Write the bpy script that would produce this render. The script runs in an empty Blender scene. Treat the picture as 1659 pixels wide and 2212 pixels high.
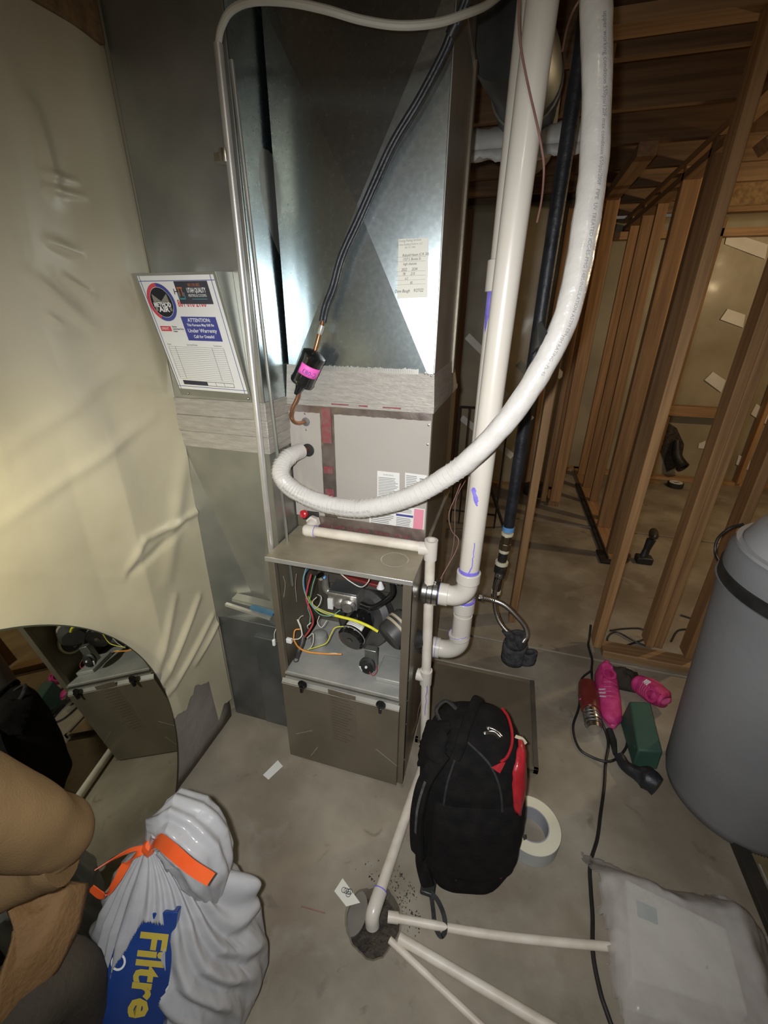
import bpy, bmesh, math, random
from mathutils import Vector, Matrix, noise
random.seed(7)
V = Vector; PI = math.pi
scene = bpy.context.scene
COL = scene.collection

# ------------------------------------------------------------ camera
W_PX, H_PX, F_PX = 1659.0, 2212.0, 910.4
YAW, PIT, ROL = math.radians(15.715), math.radians(24.398), math.radians(0.755)
CAM = V((0, 0, 1.55))
_f = V((-math.sin(YAW)*math.cos(PIT), math.cos(YAW)*math.cos(PIT), -math.sin(PIT)))
_r0 = V((math.cos(YAW), math.sin(YAW), 0)); _u0 = _r0.cross(_f)
_r = _r0*math.cos(ROL) + _u0*math.sin(ROL); _u = _u0*math.cos(ROL) - _r0*math.sin(ROL)
cd = bpy.data.cameras.new('camera'); cam = bpy.data.objects.new('camera', cd); COL.objects.link(cam)
cd.sensor_fit = 'VERTICAL'; cd.sensor_height = 24.0; cd.sensor_width = 18.0
cd.lens = F_PX/H_PX*24.0
cd.clip_start = 0.01
m = Matrix((_r, _u, -_f)).transposed().to_4x4(); m.translation = CAM
cam.matrix_world = m
scene.camera = cam
def ray(px, py): return (px-W_PX/2)/F_PX*_r - (py-H_PX/2)/F_PX*_u + _f
def PZ(px, py, z): d = ray(px, py); return CAM + d*((z-CAM.z)/d.z)      # point of the scene at height z
def PY(px, py, y): d = ray(px, py); return CAM + d*(y/d.y)              # ... in the plane y
def PX(px, py, x): d = ray(px, py); return CAM + d*(x/d.x)

# ------------------------------------------------------------ light
world = bpy.data.worlds.new('world'); scene.world = world; world.use_nodes = True
bg = world.node_tree.nodes['Background']; bg.inputs[0].default_value = (1.0, 0.9, 0.74, 1); bg.inputs[1].default_value = 0.085
def lamp(name, kind, loc, power, color, size, rot=None, spot=None, blend=1.0):
    l = bpy.data.lights.new(name, kind); l.energy = power; l.color = color
    if kind == 'AREA': l.size = size
    else: l.shadow_soft_size = size
    if spot: l.spot_size = math.radians(spot); l.spot_blend = blend
    o = bpy.data.objects.new(name, l); COL.objects.link(o); o.location = loc
    if rot is not None: o.rotation_euler = V(rot).to_track_quat('-Z', 'Y').to_euler()
    return o
FLASH = lamp('phone_flash', 'SPOT', CAM+V((-.035, -.02, .03)), 78.0, (0.96, 0.98, 1.0), 0.012, (-math.sin(YAW-.12)*.83, math.cos(YAW-.12)*.83, -.56), 136, 1.0)
BULB = lamp('ceiling_bulb_light', 'POINT', (0.15, -0.12, 2.26), 3.0, (1.0, 0.86, 0.66), 0.035)
FARB = lamp('far_bulb_light', 'POINT', (2.30, 3.05, 2.15), 50.0, (1.0, 0.74, 0.42), 0.04)
GLOW = lamp('added_glow_light', 'SPOT', (-0.73, 0.13, 1.19), 9.0, (1.0, 0.90, 0.52), 0.03, (-.42, .80, -.42), 100, 1.0)  # unseen spot added for the warm glow on the left wall
scene.view_settings.view_transform = 'Standard'; scene.view_settings.look = 'None'
scene.view_settings.gamma = 1.0; scene.view_settings.use_curve_mapping = False
scene.view_settings.exposure = 0.0

# ------------------------------------------------------------ materials
def nd(nt, t, **k):
    n = nt.nodes.new(t)
    for a, b in k.items(): setattr(n, a, b)
    return n
def mat(name, c1, c2=None, scale=6.0, rough=0.5, metal=0.0, bump=0.0, bscale=40.0, coat=0.0, spec=0.5, stretch=(1, 1, 1),
        rvar=0.0, alpha=1.0, trans=0.0, detail=4.0, objvar=0.0, lo=0.35, hi=0.65, sheen=0.0, emis=None):
    mm = bpy.data.materials.new(name); mm.use_nodes = True; nt = mm.node_tree; b = nt.nodes['Principled BSDF']
    tc = nd(nt, 'ShaderNodeTexCoord'); mp = nd(nt, 'ShaderNodeMapping'); mp.inputs['Scale'].default_value = stretch
    nt.links.new(tc.outputs['Object'], mp.inputs[0])
    b.inputs['Roughness'].default_value = rough; b.inputs['Metallic'].default_value = metal
    b.inputs['Specular IOR Level'].default_value = spec; b.inputs['Coat Weight'].default_value = coat; b.inputs['Coat Roughness'].default_value = 0.12
    b.inputs['Alpha'].default_value = alpha; b.inputs['Transmission Weight'].default_value = trans; b.inputs['Sheen Weight'].default_value = sheen
    c2 = c2 or tuple(x*0.85 for x in c1)
    n1 = nd(nt, 'ShaderNodeTexNoise'); n1.inputs['Scale'].default_value = scale; n1.inputs['Detail'].default_value = detail
    nt.links.new(mp.outputs[0], n1.inputs['Vector'])
    cr = nd(nt, 'ShaderNodeValToRGB'); cr.color_ramp.elements[0].position = lo; cr.color_ramp.elements[1].position = hi
    cr.color_ramp.elements[0].color = (*c1, 1); cr.color_ramp.elements[1].color = (*c2, 1)
    nt.links.new(n1.outputs['Fac'], cr.inputs[0]); out = cr.outputs[0]
    if objvar:
        oi = nd(nt, 'ShaderNodeObjectInfo'); hs = nd(nt, 'ShaderNodeHueSaturation')
        mr = nd(nt, 'ShaderNodeMapRange'); mr.inputs[3].default_value = 1-objvar; mr.inputs[4].default_value = 1+objvar
        nt.links.new(oi.outputs['Random'], mr.inputs[0]); nt.links.new(mr.outputs[0], hs.inputs['Value']); nt.links.new(out, hs.inputs['Color']); out = hs.outputs[0]
    nt.links.new(out, b.inputs['Base Color'])
    if rvar:
        mr = nd(nt, 'ShaderNodeMapRange'); mr.inputs[3].default_value = max(0, rough-rvar); mr.inputs[4].default_value = rough+rvar
        nt.links.new(n1.outputs['Fac'], mr.inputs[0]); nt.links.new(mr.outputs[0], b.inputs['Roughness'])
    if bump:
        n2 = nd(nt, 'ShaderNodeTexNoise'); n2.inputs['Scale'].default_value = bscale; n2.inputs['Detail'].default_value = 5
        nt.links.new(mp.outputs[0], n2.inputs['Vector'])
        bp = nd(nt, 'ShaderNodeBump'); bp.inputs['Strength'].default_value = bump; bp.inputs['Distance'].default_value = 0.01
        nt.links.new(n2.outputs['Fac'], bp.inputs['Height']); nt.links.new(bp.outputs[0], b.inputs['Normal'])
    if emis: b.inputs['Emission Color'].default_value = (*emis[0], 1); b.inputs['Emission Strength'].default_value = emis[1]
    return mm
M = {}
M['concrete'] = mat('concrete_floor', (.20, .17, .125), (.34, .295, .225), 3.2, .62, bump=.25, bscale=25, rvar=.12, detail=8)
def stain(mm, col, scale, lo, hi, amt, seed=0.0):
    nt = mm.node_tree; b = nt.nodes['Principled BSDF']; src = b.inputs['Base Color'].links[0].from_socket
    tc = nd(nt, 'ShaderNodeTexCoord'); mp = nd(nt, 'ShaderNodeMapping'); mp.inputs['Location'].default_value = (seed, seed*1.7, 0)
    n = nd(nt, 'ShaderNodeTexNoise'); n.inputs['Scale'].default_value = scale; n.inputs['Detail'].default_value = 6; n.inputs['Distortion'].default_value = .6
    mr = nd(nt, 'ShaderNodeMapRange'); mr.inputs[1].default_value = lo; mr.inputs[2].default_value = hi; mr.inputs[4].default_value = amt
    mx = nd(nt, 'ShaderNodeMixRGB'); mx.inputs[2].default_value = (*col, 1)
    nt.links.new(tc.outputs['Object'], mp.inputs[0]); nt.links.new(mp.outputs[0], n.inputs['Vector']); nt.links.new(n.outputs['Fac'], mr.inputs[0])
    nt.links.new(mr.outputs[0], mx.inputs[0]); nt.links.new(src, mx.inputs[1]); nt.links.new(mx.outputs[0], b.inputs['Base Color'])
stain(M['concrete'], (.15, .105, .065), 1.6, .48, .68, .65, 3.1); stain(M['concrete'], (.36, .33, .28), 5.5, .56, .72, .5, 8.0); stain(M['concrete'], (.09, .075, .06), 14, .64, .74, .55, 1.0)
M['concrete_wall'] = mat('foundation_concrete', (.17, .15, .125), (.25, .22, .185), 4, .8, bump=.4, bscale=18, detail=8)
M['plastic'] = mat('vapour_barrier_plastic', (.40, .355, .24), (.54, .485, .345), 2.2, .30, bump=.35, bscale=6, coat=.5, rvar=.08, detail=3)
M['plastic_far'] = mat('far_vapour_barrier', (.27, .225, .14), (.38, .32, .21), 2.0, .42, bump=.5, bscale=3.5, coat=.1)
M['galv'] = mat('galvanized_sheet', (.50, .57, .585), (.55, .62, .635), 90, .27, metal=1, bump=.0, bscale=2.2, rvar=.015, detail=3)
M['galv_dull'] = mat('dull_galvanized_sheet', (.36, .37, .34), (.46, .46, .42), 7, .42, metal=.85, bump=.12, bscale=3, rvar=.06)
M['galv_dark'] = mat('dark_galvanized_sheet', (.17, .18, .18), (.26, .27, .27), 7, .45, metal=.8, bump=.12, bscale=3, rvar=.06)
M['mastic'] = mat('grey_mastic_band', (.34, .31, .27), (.42, .39, .34), 20, .5, metal=.25, bump=.3, bscale=60, stretch=(1, 1, 6))
M['greige'] = mat('greige_cabinet_paint', (.42, .385, .34), (.45, .41, .365), 4, .42, metal=.1, bump=.03, bscale=90)
M['cabinet'] = mat('brown_grey_cabinet_metal', (.165, .138, .098), (.205, .172, .124), 5, .38, metal=.35, bump=.05, bscale=60, rvar=.06)
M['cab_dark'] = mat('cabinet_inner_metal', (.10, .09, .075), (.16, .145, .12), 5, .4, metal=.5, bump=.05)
M['lid'] = mat('dusty_lid_metal', (.25, .215, .15), (.37, .325, .235), 7, .5, metal=.3, bump=.1, bscale=60, detail=8)
M['shelf'] = mat('dusty_grey_shelf', (.33, .33, .31), (.45, .44, .40), 9, .55, metal=.3, bump=.1)
M['steel'] = mat('bright_steel', (.62, .60, .56), (.7, .69, .66), 20, .25, metal=1)
M['alu'] = mat('cast_aluminium', (.42, .39, .35), (.55, .53, .5), 30, .38, metal=.8, bump=.2, bscale=70)
M['chrome_edge'] = mat('bare_metal_edge', (.62, .6, .54), (.7, .68, .62), 20, .35, metal=.7)
M['pvc'] = mat('white_pvc', (.63, .58, .50), (.67, .62, .545), 4, .32, coat=.3, spec=.5)
M['pvc_dirty'] = mat('dusty_white_pvc', (.60, .53, .43), (.74, .68, .58), 14, .45, bump=.05)
M['primer'] = mat('purple_primer', (.16, .12, .62), (.28, .24, .72), 30, .35)
M['insul'] = mat('white_insulation_film', (.58, .55, .505), (.63, .60, .56), 8, .28, bump=.45, bscale=26, coat=.35)
M['black_foam'] = mat('black_foam', (.012, .013, .016), (.025, .026, .03), 20, .45, bump=.2, bscale=50)
M['black_gloss'] = mat('black_gloss_paint', (.008, .008, .008), (.014, .014, .014), 20, .12, coat=.6)
M['black_plastic'] = mat('black_plastic', (.014, .014, .013), (.03, .03, .028), 15, .45, bump=.1)
M['dusty_black'] = mat('dusty_black_plastic', (.02, .02, .02), (.07, .065, .058), 10, .5, bump=.1)
M['black_iron'] = mat('black_iron_pipe', (.02, .019, .018), (.045, .04, .035), 12, .5, metal=.4, bump=.2)
M['brass'] = mat('aged_brass', (.20, .16, .09), (.30, .25, .15), 15, .35, metal=.9)
M['dope'] = mat('thread_sealant', (.62, .56, .38), (.72, .67, .52), 30, .6)
M['filter_blue'] = mat('dusty_blue_filter_edge', (.04, .12, .19), (.07, .17, .25), 20, .6)
M['blue'] = mat('blue_tape', (.12, .32, .62), (.16, .38, .7), 20, .5)
M['copper'] = mat('copper_tube', (.34, .15, .075), (.48, .24, .13), 12, .32, metal=.9)
M['pink'] = mat('pink_label', (.85, .10, .50), (.9, .16, .56), 10, .5)
M['ink'] = mat('dark_print', (.03, .03, .04), (.05, .05, .06), 10, .6)
M['ink_grey'] = mat('grey_print', (.22, .21, .21), (.28, .27, .27), 10, .6)
M['ink_white'] = mat('white_print', (.78, .77, .74), (.8, .79, .76), 10, .6)
M['ink_red'] = mat('red_print', (.55, .05, .07), (.6, .07, .09), 10, .5)
M['ink_blue'] = mat('blue_print', (.05, .055, .24), (.06, .07, .28), 10, .5)
M['ink_orange'] = mat('orange_print', (.45, .13, .05), (.5, .16, .07), 10, .5)
M['ink_teal'] = mat('teal_print', (.05, .25, .27), (.06, .28, .3), 10, .5)
M['paper'] = mat('white_paper', (.72, .71, .66), (.76, .75, .71), 6, .55)
M['card'] = mat('cream_card', (.72, .70, .60), (.76, .74, .65), 6, .55)
M['foil'] = mat('foil_tape', (.30, .24, .21), (.50, .43, .39), 12, .30, metal=.85, bump=.12, bscale=35)
M['foil_red'] = mat('faded_red_foil_print', (.38, .07, .09), (.30, .16, .15), 60, .35, metal=.4)
M['conduit'] = mat('conduit_steel', (.72, .70, .66), (.8, .78, .74), 20, .36, metal=.75)
M['grey_foam'] = mat('dusty_grey_foam', (.035, .034, .036), (.085, .082, .085), 30, .8, bump=.8, bscale=60)
M['red_plastic'] = mat('red_cap', (.55, .02, .03), (.6, .03, .04), 10, .3)
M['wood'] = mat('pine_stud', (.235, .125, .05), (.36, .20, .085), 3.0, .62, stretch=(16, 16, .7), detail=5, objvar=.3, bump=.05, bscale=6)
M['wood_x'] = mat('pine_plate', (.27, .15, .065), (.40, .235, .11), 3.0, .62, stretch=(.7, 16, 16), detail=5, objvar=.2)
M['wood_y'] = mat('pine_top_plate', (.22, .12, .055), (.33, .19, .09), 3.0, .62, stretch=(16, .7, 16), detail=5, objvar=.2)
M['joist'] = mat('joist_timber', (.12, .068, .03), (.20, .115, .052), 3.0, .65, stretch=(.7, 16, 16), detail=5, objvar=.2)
M['osb'] = mat('osb_panel', (.24, .145, .065), (.40, .26, .12), 28, .7, stretch=(1, 1, 1), bump=.1, detail=2)
M['tape_white'] = mat('white_seam_tape', (.68, .65, .58), (.74, .72, .65), 8, .4)
M['bp_fabric'] = mat('black_pack_fabric', (.0045, .004, .004), (.009, .008, .0075), 30, .9, bump=.35, bscale=220, spec=.2)
M['bp_red'] = mat('red_pack_panel', (.30, .012, .018), (.42, .02, .03), 20, .35, coat=.2, bump=.2, bscale=60)
M['webbing'] = mat('black_webbing', (.012, .011, .012), (.025, .024, .025), 60, .7, bump=.3, bscale=300)
M['cord'] = mat('black_cord', (.012, .011, .010), (.02, .018, .017), 20, .5)
M['pink_shoe'] = mat('pink_knit', (.52, .03, .17), (.68, .06, .24), 30, .6, bump=.3, bscale=150)
M['pink_sole'] = mat('pink_sole', (.60, .08, .2), (.66, .10, .25), 12, .5)
M['green'] = mat('green_card', (.028, .072, .05), (.04, .095, .066), 6, .6)
M['tool_red'] = mat('dark_red_tool', (.14, .018, .016), (.2, .03, .025), 8, .4)
M['tank'] = mat('grey_tank_plastic', (.20, .20, .205), (.235, .235, .24), 3, .5, bump=.1, bscale=40)
M['tank_light'] = mat('pale_tank_rim', (.36, .36, .36), (.42, .42, .42), 3, .5)
M['dark_green'] = mat('dark_green_plastic', (.02, .025, .015), (.03, .035, .02), 5, .5)
M['tape_cream'] = mat('cream_tape_edge', (.68, .64, .47), (.74, .70, .53), 8, .6)
M['tape_side'] = mat('grey_tape_backing', (.36, .38, .36), (.42, .43, .41), 8, .5)
M['tape_core'] = mat('grey_core', (.30, .30, .33), (.35, .35, .38), 8, .5)
M['jacket'] = mat('tan_canvas', (.125, .078, .036), (.17, .108, .05), 5, .9, bump=.15, bscale=300, spec=.12)
M['jacket_dark'] = mat('brown_canvas', (.13, .07, .022), (.19, .105, .04), 7, .8, bump=.4, bscale=90)
M['pants'] = mat('dark_work_trousers', (.022, .018, .012), (.045, .036, .024), 8, .85, bump=.3, bscale=90)
M['skin'] = mat('skin', (.50, .28, .19), (.56, .33, .23), 8, .5)
M['hair'] = mat('brown_hair', (.05, .03, .018), (.08, .05, .03), 30, .6, bump=.5, bscale=80)
M['orange_tie'] = mat('orange_drawstring', (.72, .09, .02), (.80, .13, .03), 10, .35, coat=.2)
M['box_blue'] = mat('blue_carton', (.010, .035, .17), (.02, .06, .24), 5, .22, coat=.5)
M['box_yellow'] = mat('yellow_lettering', (.48, .36, .05), (.52, .40, .07), 10, .4)
M['drain'] = mat('wet_dark_dirt', (.018, .013, .009), (.06, .045, .03), 30, .7, bump=.8, bscale=60)
M['drain_lid'] = mat('grey_drain_plate', (.16, .145, .12), (.2, .18, .15), 10, .5)
M['pleat'] = mat('brown_filter_media', (.17, .13, .06), (.24, .19, .10), 14, .8)
M['frame_dark'] = mat('dark_frame', (.022, .019, .015), (.035, .03, .024), 10, .5)
M['yellow'] = mat('yellow_loom', (.72, .68, .03), (.78, .74, .05), 10, .45)
M['w_white'] = mat('white_wire', (.62, .58, .48), (.68, .64, .55), 20, .5)
M['w_green'] = mat('green_wire', (.16, .34, .22), (.2, .4, .27), 20, .5)
M['w_red'] = mat('red_wire', (.42, .04, .05), (.5, .06, .07), 20, .5)
M['w_blue'] = mat('blue_wire', (.05, .10, .38), (.07, .13, .44), 20, .5)
M['w_orange'] = mat('orange_wire', (.75, .28, .04), (.8, .34, .06), 20, .5)
M['w_brown'] = mat('brown_cable', (.22, .11, .09), (.28, .15, .12), 20, .5)
M['nm'] = mat('white_sheathed_cable', (.42, .39, .33), (.48, .45, .38), 10, .5)
M['cream_band'] = mat('cream_gasket', (.42, .35, .24), (.5, .43, .31), 20, .6)
M['wrap'] = mat('white_duct_wrap', (.48, .46, .42), (.6, .58, .54), 6, .5, bump=.4, bscale=20)
M['white_part'] = mat('white_plastic_part', (.7, .7, .68), (.75, .75, .73), 10, .4)

def glass_mirror():
    mm = mat('tinted_mirror', (.50, .50, .42), (.52, .52, .44), 2, .015, metal=1.0)
    return mm
M['mirror'] = glass_mirror()
def bag_mat(name, col, op, rough=.3):
    mm = bpy.data.materials.new(name); mm.use_nodes = True; nt = mm.node_tree; nt.nodes.clear()
    out = nd(nt, 'ShaderNodeOutputMaterial'); pr = nd(nt, 'ShaderNodeBsdfPrincipled'); tl = nd(nt, 'ShaderNodeBsdfTranslucent'); tr = nd(nt, 'ShaderNodeBsdfTransparent')
    a = nd(nt, 'ShaderNodeMixShader'); b = nd(nt, 'ShaderNodeMixShader')
    pr.inputs['Base Color'].default_value = (*col, 1); pr.inputs['Roughness'].default_value = rough; pr.inputs['Coat Weight'].default_value = .4
    tl.inputs['Color'].default_value = (*col, 1); tr.inputs['Color'].default_value = (.96, .96, .96, 1)
    tc = nd(nt, 'ShaderNodeTexCoord'); n = nd(nt, 'ShaderNodeTexNoise'); n.inputs['Scale'].default_value = 11; n.inputs['Detail'].default_value = 4
    nt.links.new(tc.outputs['Object'], n.inputs['Vector'])
    mr = nd(nt, 'ShaderNodeMapRange'); mr.inputs[1].default_value = .3; mr.inputs[2].default_value = .7; mr.inputs[3].default_value = op-.12; mr.inputs[4].default_value = op+.12
    nt.links.new(n.outputs['Fac'], mr.inputs[0])
    bp = nd(nt, 'ShaderNodeBump'); bp.inputs['Strength'].default_value = .5; bp.inputs['Distance'].default_value = .01
    nt.links.new(n.outputs['Fac'], bp.inputs['Height']); nt.links.new(bp.outputs[0], pr.inputs['Normal'])
    a.inputs[0].default_value = .3; nt.links.new(pr.outputs[0], a.inputs[1]); nt.links.new(tl.outputs[0], a.inputs[2])
    nt.links.new(mr.outputs[0], b.inputs[0]); nt.links.new(tr.outputs[0], b.inputs[1]); nt.links.new(a.outputs[0], b.inputs[2])
    nt.links.new(b.outputs[0], out.inputs[0]); return mm
M['bag'] = bag_mat('white_bin_liner', (.66, .66, .67), .68, .25)
M['bag2'] = bag_mat('cloudy_plastic_bag', (.70, .66, .62), .42, .3)

# ------------------------------------------------------------ builders
OFF = {}
def spline(pts, n=8):
    pts = [V(p) for p in pts]
    if len(pts) < 3: return pts
    q = [pts[0]*2-pts[1]] + pts + [pts[-1]*2-pts[-2]]; out = []
    for i in range(1, len(q)-2):
        a, b, c, d = q[i-1:i+3]
        for k in range(n):
            t = k/n
            out.append(.5*((2*b)+(c-a)*t+(2*a-5*b+4*c-d)*t*t+(3*b-a-3*c+d)*t**3))
    out.append(pts[-1]); return out
class MB:
    def __init__(s): s.v = []; s.f = []; s.M = None
    def add(s, vs, fs):
        o = len(s.v)
        s.v += [(s.M @ V(v)) if s.M else V(v) for v in vs]; s.f += [tuple(i+o for i in f) for f in fs]; return s
    def hexa(s, p):
        return s.add(p, [(0, 3, 2, 1), (4, 5, 6, 7), (0, 1, 5, 4), (1, 2, 6, 5), (2, 3, 7, 6), (3, 0, 4, 7)])
    def box(s, x0, x1, y0, y1, z0, z1):
        return s.hexa([(x0, y0, z0), (x1, y0, z0), (x1, y1, z0), (x0, y1, z0), (x0, y0, z1), (x1, y0, z1), (x1, y1, z1), (x0, y1, z1)])
    def slab(s, a, b, c, d, t):          # quad a b c d thickened against its normal
        a, b, c, d = map(V, (a, b, c, d)); n = (b-a).cross(d-a).normalized()*t
        return s.hexa([a-n, b-n, c-n, d-n, a, b, c, d])
    def bar(s, p0, p1, w, h, up=(0, 0, 1)):
        p0, p1 = V(p0), V(p1); d = (p1-p0).normalized(); x = d.cross(V(up))
        if x.length < 1e-4: x = d.cross(V((0, 1, 0)))
        x.normalize(); y = x.cross(d).normalized(); x *= w/2; y *= h/2
        return s.hexa([p0-x-y, p0+x-y, p0+x+y, p0-x+y, p1-x-y, p1+x-y, p1+x+y, p1-x+y])
    def tube(s, pts, r, n=12, sm=8, cap=True, wob=0.0, flat=1.0):
        P = spline(pts, sm) if sm else [V(p) for p in pts]
        L = len(P); R = r if isinstance(r, (list, tuple)) else None
        t = (P[1]-P[0]).normalized(); x = t.cross(V((0.13, .2, 1)))
        if x.length < .05: x = t.cross(V((1, 0, 0)))
        x.normalize(); vs = []; fs = []
        for i, p in enumerate(P):
            t = ((P[min(i+1, L-1)]-P[max(i-1, 0)])).normalized(); x = (x-t*x.dot(t)).normalized(); y = t.cross(x)
            if R:
                g = i/(L-1)*(len(R)-1); k = min(int(g), len(R)-2); rr = R[k]+(R[k+1]-R[k])*(g-k)
            else: rr = r
            for j in range(n):
                a = 2*PI*j/n; q = rr
                if wob: q *= 1+wob*noise.noise(V((p.x*28+math.cos(a), p.y*28+math.sin(a), p.z*28)))
                vs.append(p+x*math.cos(a)*q+y*math.sin(a)*q*flat)
        for i in range(L-1):
            for j in range(n):
                k = (j+1) % n; fs.append((i*n+j, i*n+k, (i+1)*n+k, (i+1)*n+j))
        if cap: fs.append(tuple(range(n-1, -1, -1))); fs.append(tuple((L-1)*n+j for j in range(n)))
        return s.add(vs, fs)
    def cyl(s, p0, p1, r, n=20, r1=None):
        return s.tube([p0, p1], [r, r if r1 is None else r1], n, 0)
    def ribbon(s, pts, w, up, t=.0012, sm=6):
        P = spline(pts, sm) if sm else [V(p) for p in pts]; vs = []; fs = []; L = len(P)
        U = up if isinstance(up, list) else [up, up]
        for i, p in enumerate(P):
            d = (P[min(i+1, L-1)]-P[max(i-1, 0)]).normalized(); g = i/(L-1)*(len(U)-1); k = min(int(g), len(U)-2)
            u = V(U[k]).lerp(V(U[k+1]), g-k); x = (u-d*u.dot(d)).normalized(); y = d.cross(x)
            vs += [p-x*w/2-y*t, p+x*w/2-y*t, p+x*w/2+y*t, p-x*w/2+y*t]
        for i in range(L-1):
            for j in range(4):
                k = (j+1) % 4; fs.append((i*4+j, i*4+k, i*4+4+k, i*4+4+j))
        fs += [(3, 2, 1, 0), tuple((L-1)*4+j for j in range(4))]
        return s.add(vs, fs)
    def lathe(s, prof, p0, axis=(0, 0, 1), n=32, closed=False):
        ax = V(axis).normalized(); x = ax.orthogonal().normalized(); y = ax.cross(x); p0 = V(p0); vs = []; fs = []; m_ = len(prof)
        for r, z in prof:
            for j in range(n):
                a = 2*PI*j/n; vs.append(p0+ax*z+(x*math.cos(a)+y*math.sin(a))*max(r, 1e-5))
        for i in range(m_ if closed else m_-1):
            i2 = (i+1) % m_
            for j in range(n):
                k = (j+1) % n; fs.append((i*n+j, i*n+k, i2*n+k, i2*n+j))
        if not closed: fs.append(tuple(range(n-1, -1, -1))); fs.append(tuple((m_-1)*n+j for j in range(n)))
        return s.add(vs, fs)
    def grid(s, fn, nu, nv, wrapu=False):
        vs = [fn(i/(nu if wrapu else nu-1), j/(nv-1)) for j in range(nv) for i in range(nu)]; fs = []
        for j in range(nv-1):
            for i in range(nu if wrapu else nu-1):
                k = (i+1) % nu; fs.append((j*nu+i, j*nu+k, (j+1)*nu+k, (j+1)*nu+i))
        return s.add(vs, fs)
    def prism(s, poly, n_vec, t):
        n_vec = V(n_vec).normalized(); poly = [V(p) for p in poly]; k = len(poly)
        vs = poly+[p+n_vec*t for p in poly]
        return s.add(vs, [tuple(range(k-1, -1, -1)), tuple(range(k, 2*k))]+[(i, (i+1) % k, (i+1) % k+k, i+k) for i in range(k)])
    def text(s, body, size, o, xd, yd, align='LEFT', sx=1.0, ext=.0003, wrapfn=None, bold=0.0):
        cu = bpy.data.curves.new('t', 'FONT'); cu.body = body; cu.size = size; cu.align_x = align; cu.resolution_u = 2; cu.offset = bold
        ob = bpy.data.objects.new('t', cu); me = bpy.data.meshes.new_from_object(ob)
        o, xd, yd = V(o), V(xd).normalized(), V(yd).normalized(); zd = xd.cross(yd)
        if wrapfn: vs = [wrapfn(v.co.x*sx, v.co.y) for v in me.vertices]
        else: vs = [o+xd*v.co.x*sx+yd*v.co.y+zd*ext for v in me.vertices]
        s.add(vs, [tuple(p.vertices) for p in me.polygons])
        bpy.data.objects.remove(ob); bpy.data.curves.remove(cu); bpy.data.meshes.remove(me); return s
    def build(s, name, mt, parent=None, smooth=35, bevel=0.0, solid=0.0, sub=0, **props):
        off = OFF.get(parent.name, V((0, 0, 0))) if parent else V((0, 0, 0))
        me = bpy.data.meshes.new(name); me.from_pydata([v-off for v in s.v], [], s.f); me.update()
        bm = bmesh.new(); bm.from_mesh(me); bmesh.ops.recalc_face_normals(bm, faces=bm.faces); bm.to_mesh(me); bm.free()
        o = bpy.data.objects.new(name, me); COL.objects.link(o); me.materials.append(M[mt] if isinstance(mt, str) else mt)
        if smooth:
            me.polygons.foreach_set('use_smooth', [True]*len(me.polygons)); me.set_sharp_from_angle(angle=math.radians(smooth))
        if bevel:
            b = o.modifiers.new('bevel', 'BEVEL'); b.width = bevel; b.segments = 2; b.limit_method = 'ANGLE'
        if solid:
            b = o.modifiers.new('solid', 'SOLIDIFY'); b.thickness = solid; b.offset = 0
        if sub:
            b = o.modifiers.new('sub', 'SUBSURF'); b.levels = sub; b.render_levels = sub
        if parent: o.parent = parent
        OFF[o.name] = off
        for k, v in props.items(): o[k] = v
        return o
def thing(name, label, cat, loc, group=None):
    o = bpy.data.objects.new(name, None); COL.objects.link(o); o.location = loc; o.empty_display_size = .05
    o['label'] = label; o['category'] = cat
    if group: o['group'] = group
    OFF[o.name] = V(loc); return o
def structure(name, loc=(0, 0, 0)):
    o = bpy.data.objects.new(name, None); COL.objects.link(o); o.location = loc; o['kind'] = 'structure'; OFF[o.name] = V(loc); return o
def tag(o, label, cat, group=None):
    o['label'] = label; o['category'] = cat
    if group: o['group'] = group
    return o
def fbm(x, y, z=0.0, o=4): return noise.fractal(V((x, y, z)), 1.0, 2.0, o)

# ============================================================ FLOOR
DX, DY, DR = -.182, .592, .078                                    # the drain hole
floor = structure('floor')
def slab_poly(pts, z1=0.0, z0=-.12): return MB().prism([V((x, y, z0)) for x, y in pts], (0, 0, 1), z1-z0)
b = MB()
Q = .16
for (x0, x1, y0, y1) in ((-1.2, DX-Q, -1.3, 1.86), (DX+Q, 3.6, -1.3, 1.86), (DX-Q, DX+Q, -1.3, DY-Q), (DX-Q, DX+Q, DY+Q, 1.86)):
    b.add([(x0, y0, 0), (x1, y0, 0), (x1, y1+(.00 if y1 < 1.8 else 0), 0), (x0, y1, 0)], [(0, 1, 2, 3)])
n = 64; vs = []; fs = []
def rr_(a): return DR*(1+.18*noise.noise(V((math.cos(a)*1.3, math.sin(a)*1.3, 3)))+.05*noise.noise(V((math.cos(a)*6, math.sin(a)*6, 1))))
for ring in range(4):
    for j in range(n):
        a = 2*PI*j/n; c, s_ = math.cos(a), math.sin(a); sq = Q/max(abs(c), abs(s_))
        r = (sq, rr_(a)+.006, rr_(a), rr_(a)*.94)[ring]; vs.append((DX+c*r, DY+s_*r, (0, 0, -.006, -.07)[ring]))
for ring in range(3):
    for j in range(n): k = (j+1) % n; fs.append((ring*n+j, ring*n+k, (ring+1)*n+k, (ring+1)*n+j))
b.add(vs, fs); b.add([(-1.2, 1.86, 0), (3.6, 1.86, 0), (3.6, 1.86, -.02), (-1.2, 1.86, -.02)], [(0, 1, 2, 3)])
b.build('slab', 'concrete', floor, smooth=30)
MB().box(-1.2, 3.6, 1.872, 3.50, -.1, .001).build('slab', 'concrete', floor, bevel=.006)
MB().box(-1.2, 3.6, 3.512, 5.3, -.1, .002).build('slab', 'concrete', floor, bevel=.004)
MB().box(-1.2, 3.6, -1.3, 5.3, -.14, -.1).build('joint_fill', 'drain', floor)

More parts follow.
